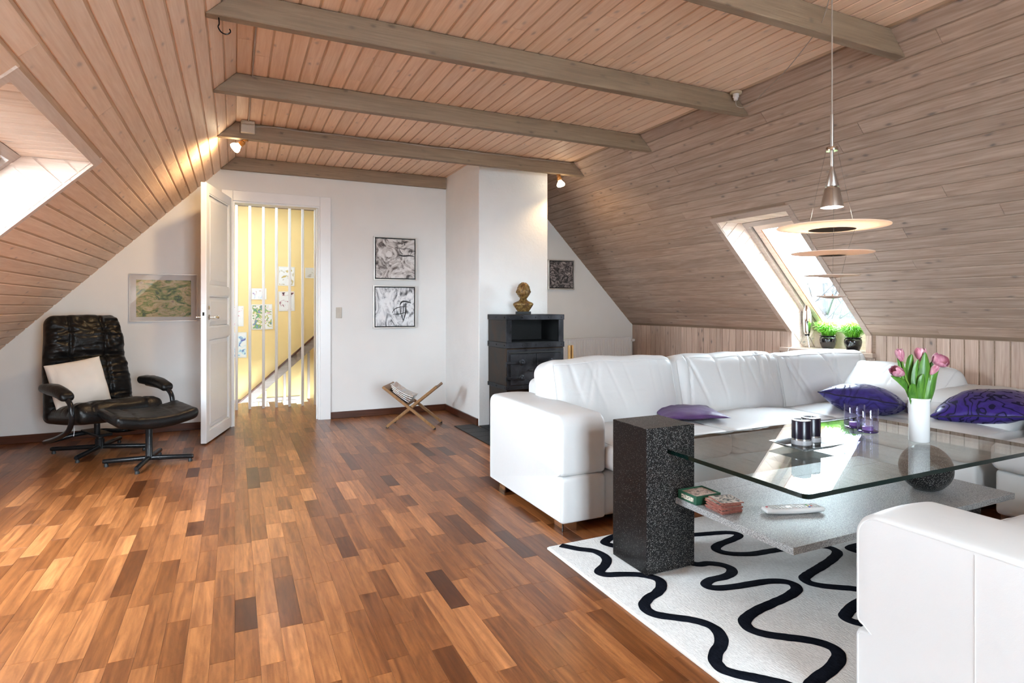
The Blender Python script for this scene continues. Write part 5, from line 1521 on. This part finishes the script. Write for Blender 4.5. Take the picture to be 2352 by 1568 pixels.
def tulip(label, head, axis, L, wid, stem, leaves, nper=6, open_=0.0):
    t = thing('tulip', label, 'tulip', (VX, VY, TZ+.012), 0, 'tulips in the white vase')
    off = -Vector((VX, VY, TZ+.012))
    st_pts = smooth_path([vpos(*p)+off for p in stem]+[Vector(head)+off], 6)
    MB().tube(st_pts, .0034, 8).build('stem', M_STEM, t)
    fl_ = thing('flower', None, None); fl_.parent = t
    for k in range(nper):
        mb = MB(); petal(mb, Vector(head)+off, axis, k*PI/3*(2 if k < 3 else 2)+(PI/3 if k >= 3 else 0), L*(1 if k < 3 else .96), wid*(1 if k < 3 else .9), open_ if k < 3 else open_*.6)
        mb.build('petal', M_PETAL, fl_)
    for lv in leaves:
        mb = MB(); leaf_blade(mb, [vpos(*p)+off for p in lv[0]], lv[1], lv[2] if len(lv) > 2 else 0); mb.build('leaf', M_LEAF, t)
UP = Vector((0, 0, 1))
def ax(r_, f_, z): return CR*r_+CF*f_+UP*z
tulip('drooping pink tulip leaning out farthest over the rim of the vase', vpos(-.073, -.012, .256), ax(-1.0, -.15, .45), .062, .036, [(-.010,-.006,.012),(-.022,-.008,.12),(-.040,-.010,.20)],
      [([(-.020,0,.15),(-.045,-.008,.205),(-.085,-.012,.235),(-.128,-.010,.252)], .012, .3)])
tulip('upright closed pink tulip next to the drooping one', vpos(-.066, .010, .300), ax(-.30, 0, 1), .056, .027, [(-.010,.006,.012),(-.020,.008,.13),(-.045,.010,.23)],
      [([(-.022,.012,.14),(-.034,.016,.21),(-.056,.018,.27),(-.082,.018,.325)], .012, 0), ([(-.026,-.022,.13),(-.036,-.026,.185),(-.052,-.028,.225)], .020, .2)])
tulip('tall pink tulip behind the broad leaf in the middle of the bunch', vpos(.012, .010, .302), ax(.06, .05, 1), .056, .036, [(.004,.004,.012),(.006,.006,.15),(.010,.010,.24)],
      [([(.006,-.018,.13),(.008,-.020,.20),(.016,-.022,.27),(.014,-.018,.335)], .022, 0), ([(-.012,-.012,.14),(-.018,-.012,.21),(-.016,-.010,.27),(-.008,-.008,.31)], .014, .2), ([(-.008,.016,.14),(-.026,.018,.23),(-.024,.018,.30),(-.018,.018,.325)], .012, -.4)])
tulip('wide open pink tulip with ruffled petals', vpos(.068, .000, .290), ax(.15, -.75, .65), .046, .046, [(.012,0,.012),(.026,.004,.14),(.052,.006,.23)],
      [([(.026,.0,.14),(.040,.006,.21),(.060,.008,.27),(.094,.004,.318)], .018, -.2)], open_=.35)
tulip('small half-hidden pale pink tulip low among the leaves', vpos(.034, -.020, .256), ax(.62, -.05, .85), .050, .022, [(.010,-.010,.012),(.020,-.014,.14),(.028,-.018,.21)],
      [([(.020,-.020,.12),(.032,-.024,.19),(.048,-.024,.25),(.076,-.018,.295)], .017, .1), ([(.0,-.026,.12),(.002,-.03,.18),(-.004,-.030,.235),(.0,-.028,.26)], .015, .2)], nper=6)

# things on the shelf
SHZ = ZS+.0006
M_GREENBOX = plain('dark_green_card', (.018,.085,.045), .45)
M_CARDTOP = paint_mat('printed_pink_card', [(.38,(.10,.06,.05)),(.46,(.40,.24,.18)),(.55,(.55,.38,.30)),(.8,(.62,.47,.38))], 60, 3.0, (1,1,1), .8, 4, .6)
M_CARDSIDE = plain('reddish_card_edge', (.30,.10,.075), .6, nscale=60, var=.3)
M_LABEL = paint_mat('printed_cream_label', [(.44,(.16,.14,.12)),(.48,(.66,.60,.48)),(.8,(.70,.65,.52))], 240, 5.0, (.3,.3,1), .2, 2, .5)
bx = thing('card_box', 'open dark green card box with a printed deck in it on the grey shelf', 'box', (1.628, 1.770, SHZ), R(0))
bw, bd, bh = .125, .105, .034
MB().box((0, 0, 0), (bw, bd, .002)).build('box_bottom', M_GREENBOX, bx, smooth=False)
for (a, b) in (((0,0,.002), (.003,bd,bh)), ((bw-.003,0,.002), (bw,bd,bh)), ((.003,0,.002), (bw-.003,.003,bh)), ((.003,bd-.003,.002), (bw-.003,bd,bh))):
    MB().box(a, b).build('box_side', M_GREENBOX, bx, smooth=False)
MB().box((.005, .005, .002), (bw-.005, bd-.005, bh-.005)).build('deck', M_CARDTOP, bx, smooth=False)
MB().box((-.0006, .016, .007), (-.0001, bd-.02, .024)).build('label_sticker', M_LABEL, bx, smooth=False)
COV = paint_mat('black_printed_coaster', [(.42,(.02,.014,.012)),(.48,(.05,.035,.03)),(.50,(.48,.38,.30)),(.8,(.54,.43,.34))], 48, 6.0, (1,1,1), 1.2, 3, .5)
rc = random.Random(5)
for k in range(9):
    lab = 'red-edged coaster beside the green box, '+('lowest of the stack', 'second from the bottom of the stack', 'third from the bottom of the stack', 'fourth from the bottom of the stack', 'fifth and middle one of the stack', 'fourth from the top of the stack', 'third from the top of the stack', 'second from the top of the stack', 'topmost of the stack')[k]
    t = thing('coaster', lab, 'coaster', (1.690+rc.uniform(-.004,.004)+(.012 if k == 8 else 0), 1.690+rc.uniform(-.004,.004)+(.006 if k == 8 else 0), SHZ+k*.0043), R(rc.uniform(-6, 6)-8), 'stacked coasters on the shelf')
    MB().bbox((-.047, -.047, 0), (.047, .047, .0038), .0006).build('board', M_CARDSIDE, t, smooth=False)
    MB().box((-.044, -.044, .0038), (.044, .044, .0042)).build('printed_face', COV, t, smooth=False)
# remote control
M_RWHITE = plain('white_plastic', (.74,.73,.72), .35)
rm = thing('remote_control', 'long white remote control with rows of small buttons on the grey shelf', 'remote control', (1.902, 1.556, SHZ), math.atan2(-.075, .235))
MB().soft((.118, .026, .0095), .008, puff=(0,0,.003), n=(12,4,2), seg=3, c=(0,0,.0115), fn=lambda p: (p[0], p[1]*(1-.10*(p[0]/.118)**2), p[2]+.004*(p[0]/.118)**2*(1 if p[2] < 0 else .0))).build('body', M_RWHITE, rm)
M_BTN = plain('pale_grey_button', (.56,.55,.54), .5)
cols = {(0,2): (.50,.03,.04), (13,1): (.45,.05,.03), (12,2): (.05,.25,.08), (12,1): (.40,.28,.03), (12,0): (.04,.09,.35)}
for i in range(16):
    for j in range(4):
        cc = cols.get((i, j))
        if i == 0 and j != 2: continue
        if 6 <= i <= 8 and j in (1, 2): continue
        MB().bbox((-.106+i*.0133, -.0175+j*.0105, .0225), (-.098+i*.0133, -.0115+j*.0105, .0253), .0012).build('button', plain('remote_button_colour', cc, .4) if cc else M_BTN, rm, smooth=False)
MB().lathe([(0,0),(.010,0),(.011,.002),(.009,.0025),(0,.0022)], 16, c=(.0, .0, .0235)).build('dial', M_BTN, rm)
# ------------------------------------------------------------------ pendant lamp over the table
LX, LY = 2.248, 1.650
def emit(name, color, strength):
    m, nt, b = new_mat(name); setv(b, color=color, emit=color, estr=strength, rough=.4); return m
pl = thing('pendant_lamp', 'brushed steel pendant lamp with four floating ring shades above the glass table', 'lamp', (LX, LY, 0))
M_CORD = plain('grey_textile_cord', (.40,.34,.29), .7)
MB().tube([(0,0,1.88), (0,0,2.433)], .0028, 8).build('cord', M_CORD, pl)
MB().lathe([(0,1.655),(.006,1.655),(.0065,1.66),(.0065,1.88),(0,1.88)], 16).build('rod', M_STEEL, pl)
MB().lathe([(.0066,1.728),(.0225,1.728),(.0232,1.730),(.0232,1.741),(.0225,1.743),(.0066,1.743)], 24).build('collar', M_CHROME, pl)
MB().lathe([(.0062,1.665),(.008,1.655),(.0268,1.582),(.0262,1.580),(.020,1.580)], 32).build('upper_cone', M_STEEL, pl)
MB().lathe([(.015,1.583),(.018,1.583),(.020,1.580),(.020,1.573),(.015,1.571)], 28).build('waist', M_CHROME, pl)
MB().lathe([(.018,1.575),(.0265,1.573),(.0288,1.570),(.0436,1.497),(.0440,1.494),(.0427,1.494),(.0275,1.566),(.0,1.568)], 40).build('lower_cone', M_STEEL, pl)
MB().lathe([(0,1.512),(.028,1.512),(.030,1.522),(.020,1.56),(0,1.562)], 24).build('bulb', emit('warm_lamp_bulb', (1.0,.80,.55), 14), pl)
def shade_mat():
    m, nt, b = new_mat('satin_copper_acrylic'); setv(b, rough=.30, spec=.5)
    tc = N(nt, 'ShaderNodeTexCoord'); n = noise(nt, tc.outputs['Object'], 6, 2)
    lk(nt, ramp(nt, [(.3, (.80,.68,.59)), (.7, (.87,.77,.69))], n.outputs['Fac']).outputs[0], b.inputs['Base Color'])
    tl = N(nt, 'ShaderNodeBsdfTranslucent'); tl.inputs[0].default_value = (.95,.82,.71,1)
    mx = N(nt, 'ShaderNodeMixShader'); mx.inputs[0].default_value = .62
    out = nt.nodes['Material Output']; lk(nt, b.outputs[0], mx.inputs[1]); lk(nt, tl.outputs[0], mx.inputs[2]); lk(nt, mx.outputs[0], out.inputs[0])
    return m
M_SHADE = shade_mat()
rings = [(1.405, .212, .089, .011), (1.297, .155, .051, .009), (1.205, .103, .028, .007), (1.118, .057, .0, .009)]
for (z, ro, ri, rise) in rings:
    prof = []
    nn = 10
    for i in range(nn+1):
        t = i/nn; r_ = ri+(ro-ri)*t; prof.append((r_, z-rise*.35+rise*math.sin(t*PI/2)**1.0*(1 if ri > 0 else t)))
    up = [(r_, z_+.003) for r_, z_ in reversed(prof)]
    MB().lathe(prof+up+[prof[0]], 64).build('ring_shade', M_SHADE, pl)
M_WIRE = plain('thin_steel_wire', (.12,.11,.10), .5)
for k in range(3):
    a = R(100+120*k); ca, sa = math.cos(a), math.sin(a)
    pts = [(.0255*ca, .0255*sa, 1.73)]
    for (z, ro, ri, rise) in rings: rr_ = max(ri+.012, .030 if ri == 0 else 0); pts.append((rr_*ca, rr_*sa, z))
    MB().tube(pts, .0005, 5).build('suspension_wire', M_WIRE, pl)
    MB().lathe([(0,0),(.0035,0),(.0035,.008),(.0018,.012),(0,.012)], 10, c=(.030*ca, .030*sa, 1.121)).build('wire_clip', M_COPPER, pl)
# canopy at the ceiling, swag cord, socket
pt = bpy.data.lights.new('pendant_glow', 'POINT'); pt.energy = 8; pt.color = (1, .86, .70); pt.shadow_soft_size = .02
po = bpy.data.objects.new('pendant_glow', pt); col.objects.link(po); po.parent = pl; po.location = (0, 0, 1.500)
MB().lathe([(0,2.405),(.018,2.407),(.024,2.418),(.026,2.433),(0,2.433)], 20).build('canopy', M_WHITE, pl)
# swag cord from the socket over the beam towards the lamp canopy
p_sock = at_y(1706, 214, 2.79); 
sk_ = thing('ceiling_socket', 'white plug in a round ceiling socket at the end of a grey-brown beam', 'socket', (2.855, 2.755, 2.432))
MB().lathe([(0,-.012),(.034,-.012),(.036,-.008),(.036,0),(0,0)], 24).build('socket_plate', plain('aged_cream_plastic', (.52,.42,.28), .5), sk_)
MB().lathe([(0,-.052),(.010,-.052),(.013,-.048),(.015,-.034),(.019,-.032),(.019,-.012),(0,-.012)], 18).build('plug', M_WHITE, sk_)
sw_pts = [Vector((2.855, 2.755, 2.381)), Vector((2.86, 2.752, 2.345)), Vector((2.885, 2.72, 2.33)), Vector((2.88, 2.63, 2.335)), Vector((2.80, 2.48, 2.34)), Vector((2.66, 2.24, 2.33)), Vector((2.52, 2.02, 2.33)), Vector((2.40, 1.82, 2.355)), Vector((2.30, 1.70, 2.40)), Vector((2.262, 1.66, 2.420))]
MB().tube(smooth_path(sw_pts, 6), .0022, 6).build('swag_cord', M_CORD, smooth=True, label='thin pale cord swagging from the ceiling plug to the pendant lamp', cat='cord')

# ------------------------------------------------------------------ spot bulbs on the beam
M_BULB = emit('lit_reflector_bulb', (1.0, .82, .55), 22)
M_BRASSY = plain('amber_lamp_holder', (.42,.17,.035), .3, metal=.3)
def spot(label, base, aim, en):
    t = thing('spot_bulb', label, 'lamp', base, 0, 'spot bulbs under the beam')
    d = Vector(aim).normalized(); q = d.to_track_quat('Z', 'Y').to_matrix().to_4x4()
    MB().lathe([(0,0),(.011,0),(.012,.010),(.019,.014),(.021,.045),(.019,.050),(0,.050)], 20, M=q).build('holder', M_BRASSY, t)
    MB().lathe([(.0,.050),(.015,.050),(.022,.062),(.034,.078),(.0385,.092),(.036,.102),(.024,.109),(0,.112)], 28, M=q).build('bulb', M_BULB, t)
    MB().lathe([(0,-.006),(.02,-.006),(.02,.004),(0,.004)], 16).build('ceiling_rose', M_BRASSY, t)
    l = bpy.data.lights.new('spot_glow', 'SPOT'); l.energy = en; l.color = (1, .68, .34); l.shadow_soft_size = .03; l.spot_size = R(165); l.spot_blend = .6
    o = bpy.data.objects.new('spot_glow', l); col.objects.link(o); o.parent = t; o.location = d*.118
    o.rotation_mode = 'QUATERNION'; o.rotation_quaternion = d.to_track_quat('-Z', 'Y')
spot('lit spot bulb under the beam by the left slope, aimed along the boards', (.075, 4.785, 2.309), (-.80, .25, -.62), 34)
spot('lit spot bulb under the beam beside the white chimney breast', (2.735, 4.790, 2.309), (.25, -.1, -1), 15)
# junction box and surface cables
jb = thing('junction_box', 'beige junction box at the beam above the lit spot bulb', 'junction box', (.090, 4.752, 2.405))
MB().bbox((-.048, -.040, -.052), (.048, -.0005, .026), .004).build('lid', M_BEIGE, jb, smooth=False)
MB().bbox((-.046, -.075, .006), (.046, -.040, .026), .004).build('upper_lid', M_BEIGE, jb, smooth=False)
MB().tube([(.0945, 4.676, 2.426), (.0945, 4.2, 2.4255), (.0945, 3.812, 2.4255)], .0038, 8).build('ceiling_cable', M_CORD, label='pale cable along the ceiling boards running to the junction box', cat='cable')
MB().tube([(.0945, 3.755, 2.4255), (.0945, 3.3, 2.4255), (.0945, 2.839, 2.4255)], .0038, 8).build('ceiling_cable', M_CORD, label='pale cable along the ceiling boards between the hooked beam and the middle beam', cat='cable')
cb = [(.14, 4.747, 2.412)]
for i in range(1, 28): cb.append((.14+i*.10, 4.748, 2.420+.003*math.sin(i*1.3)))
MB().tube(smooth_path(cb, 3), .0036, 8).build('beam_cable', M_CORD, label='white cable clipped along the top of the beam with the spot bulbs', cat='cable')
# hook
hk = [(-.06, 2.81, 2.316), (-.058, 2.81, 2.290), (-.062, 2.81, 2.275), (-.050, 2.81, 2.255), (-.030, 2.81, 2.250), (-.015, 2.81, 2.262), (-.018, 2.81, 2.275)]
MB().tube(smooth_path(hk, 5), .0028, 8).build('ceiling_hook', M_BLACKTUBE, label='small dark metal hook screwed under the beam end', cat='hook')

# ------------------------------------------------------------------ window sill: plants and chrome lamp
ZSILL = SKY_R['z0']+.0005
M_POT = plain('black_glazed_pot', (.006,.006,.007), .07, spec=.7)
M_SOIL = plain('dark_soil', (.03,.02,.013), .95, nscale=60, var=.5)
def grassmat():
    m, nt, b = new_mat('fresh_green_blades'); setv(b, rough=.45)
    tc = N(nt, 'ShaderNodeTexCoord'); n = noise(nt, tc.outputs['Object'], 25, 2)
    lk(nt, ramp(nt, [(.3, (.05,.22,.012)), (.55, (.14,.42,.03)), (.75, (.28,.55,.06))], n.outputs['Fac']).outputs[0], b.inputs['Base Color'])
    tl = N(nt, 'ShaderNodeBsdfTranslucent'); tl.inputs[0].default_value = (.30,.62,.08,1)
    mx = N(nt, 'ShaderNodeMixShader'); mx.inputs[0].default_value = .4; out = nt.nodes['Material Output']
    lk(nt, b.outputs[0], mx.inputs[1]); lk(nt, tl.outputs[0], mx.inputs[2]); lk(nt, mx.outputs[0], out.inputs[0]); return m
M_BLADE = grassmat()
def plant(label, x, y, seed):
    t = thing('potted_plant', label, 'plant', (x, y, ZSILL), 0, 'potted plants on the window sill')
    MB().lathe([(0,0),(.042,0),(.046,.004),(.061,.045),(.065,.075),(.062,.094),(.055,.101),(.063,.106),(.066,.110),(.062,.112),(.055,.108),(.052,.095),(0,.094)], 36).build('pot', M_POT, t)
    MB().lathe([(0,.098),(.052,.0955)], 24).build('soil', M_SOIL, t)
    rg_ = random.Random(seed); mb = MB()
    for i in range(760):
        a = rg_.uniform(0, 2*PI); r0 = .045*math.sqrt(rg_.random()); L = rg_.uniform(.06, .15); lean = rg_.uniform(.2, 1.55)
        b0 = Vector((r0*math.cos(a), r0*math.sin(a), .096+rg_.uniform(0, .055)))
        a2 = a+rg_.uniform(-.9, .9); o = Vector((math.cos(a2), math.sin(a2), 0))
        p1 = b0+o*(L*.35*lean)+Vector((0,0,L*.55)); p2 = b0+o*(L*lean*.85)+Vector((0,0,L*(.95-.42*lean)))
        side = o.cross(Vector((0,0,1)))*rg_.uniform(.0016, .0040)
        # narrow leaf, sometimes branching blades
        mb.add([b0-side*.5, b0+side*.5, p1+side, p1-side, p2], [(0,1,2,3), (3,2,4)])
        if i % 2 == 0:
            q2 = p1+Vector((rg_.uniform(-.03,.03), rg_.uniform(-.03,.03), rg_.uniform(-.004,.04)))
            sd = Vector((0,0,1)).cross((q2-p1)).normalized()*.0032
            m_ = (p1+q2)/2
            mb.add([p1, m_+sd, q2, m_-sd], [(0,1,2,3)])
    mb.build('foliage', M_BLADE, t, kind='stuff')
plant('bushy green plant in a glossy black pot next to the chrome tripod lamp', 4.575, 3.395, 3)
plant('bushy green plant in a glossy black pot, not the one beside the lamp', 4.495, 3.115, 9)
tl_ = thing('tripod_lamp', 'small chrome tripod lamp with a tall oval shade on the window sill', 'lamp', (4.53, 3.562, ZSILL))
M_MIRROR = plain('mirror_chrome', (.80,.80,.80), .05, metal=1, var=.01)
prof = []
for i in range(19):
    t = i/18; prof.append((.018+.019*math.sin(PI*(t*.80+.10))**.9 if 0 < t < 1 else .020, .117+.288*t))
MB().lathe([(0,.117)]+prof+[(0,.403)], 32).build('shade', M_MIRROR, tl_)
MB().lathe([(0,.102),(.018,.102),(.020,.11),(.020,.118),(0,.118)], 20).build('base_cup', M_BLACKTUBE, tl_)
for k in range(3):
    a = R(210+120*k+20); MB().tube([(.012*math.cos(a), .012*math.sin(a), .106), (.080*math.cos(a), .080*math.sin(a), .004)], .0042, 10).build('leg', M_MIRROR, tl_)
MB().tube(smooth_path([(4.47, 3.585, ZSILL+.004), (4.43, 3.59, ZSILL+.006), (4.385, 3.60, ZSILL+.004), (4.361, 3.615, ZSILL-.02), (4.358, 3.62, .62), (4.356, 3.62, .50)], 6), .0022, 6).build('lamp_cord', M_STRING, label='white cord trailing over the sill edge from the chrome lamp', cat='cord')

# ------------------------------------------------------------------ outside the right skylight
M_HILL = plain('blue_grey_winter_wood', (.0055,.0078,.0120), .95, nscale=.35, var=.6)
M_BARK = plain('pale_frosted_bark', (.035,.035,.036), .9, nscale=6, var=.15)
hb = MB(); vs = []; fs_ = []
nn = 40
for i in range(nn+1):
    a = R(-20+95*i/nn)
    for (r_, z) in ((26, -6), (26, -1.0), (28, .9+1.1*mnoise.noise(Vector((i*.45,0,0)))), (34, 2.1+1.6*mnoise.noise(Vector((i*.33,3,0)))), (44, -6)):
        vs.append((4.5+r_*math.cos(a), 2+r_*math.sin(a), z))
for i in range(nn):
    for j in range(4): k = i*5+j; fs_.append((k, k+5, k+6, k+1))
hb.add(vs, fs_); hb.build('distant_woodland', M_HILL, label='hazy blue-grey wooded rise outside the roof window', cat='woodland')
MB().box((-60, -1.7, -6.2), (60, 60, -6)).build('ground_outside', plain('winter_lawn', (.03,.034,.022), .95), kind='structure', smooth=False)
MB().box((-60, -60, -6.2), (60, -1.7, -6)).build('ground_bounce', plain('pale_bounce_ground', (.72,.71,.70), .9), kind='structure', smooth=False)  # pale ground added outside the gable to bounce light onto the ceiling
tr_ = thing('bare_tree', 'bare frosted tree branches outside the right roof window', 'tree', (11.5, 8.6, -6))
rt = random.Random(17)
mbt = MB(); mbb = MB()
mbt.tube([(0,0,0),(.05,.03,2.5),(.1,.0,5.0),(.05,.05,7.6)], [.16,.13,.10,.06], 8)
def branch(p, d, L, r_, depth):
    d = d.normalized(); pts = [p]; q = p
    for i in range(5):
        d = (d+Vector((rt.uniform(-.25,.25), rt.uniform(-.25,.25), rt.uniform(-.12,.22)))).normalized(); q = q+d*(L/5); pts.append(q)
    mbb.tube(pts, [r_*(1-.15*i) for i in range(6)], 5)
    if depth > 0:
        for k in range(5):
            b_ = pts[rt.randint(1, 5)]; branch(b_, d+Vector((rt.uniform(-1,1), rt.uniform(-1,1), rt.uniform(-.5,.7))), L*rt.uniform(.45,.7), r_*.55, depth-1)
for k in range(14):
    z = rt.uniform(4.8, 7.4); a = rt.uniform(0, 2*PI)
    branch(Vector((.08, .02, z)), Vector((math.cos(a), math.sin(a), rt.uniform(.1,.7))), rt.uniform(1.6, 2.8), .030, 2)
mbt.build('trunk', M_BARK, tr_); mbb.build('branches', M_BARK, tr_, kind='stuff')
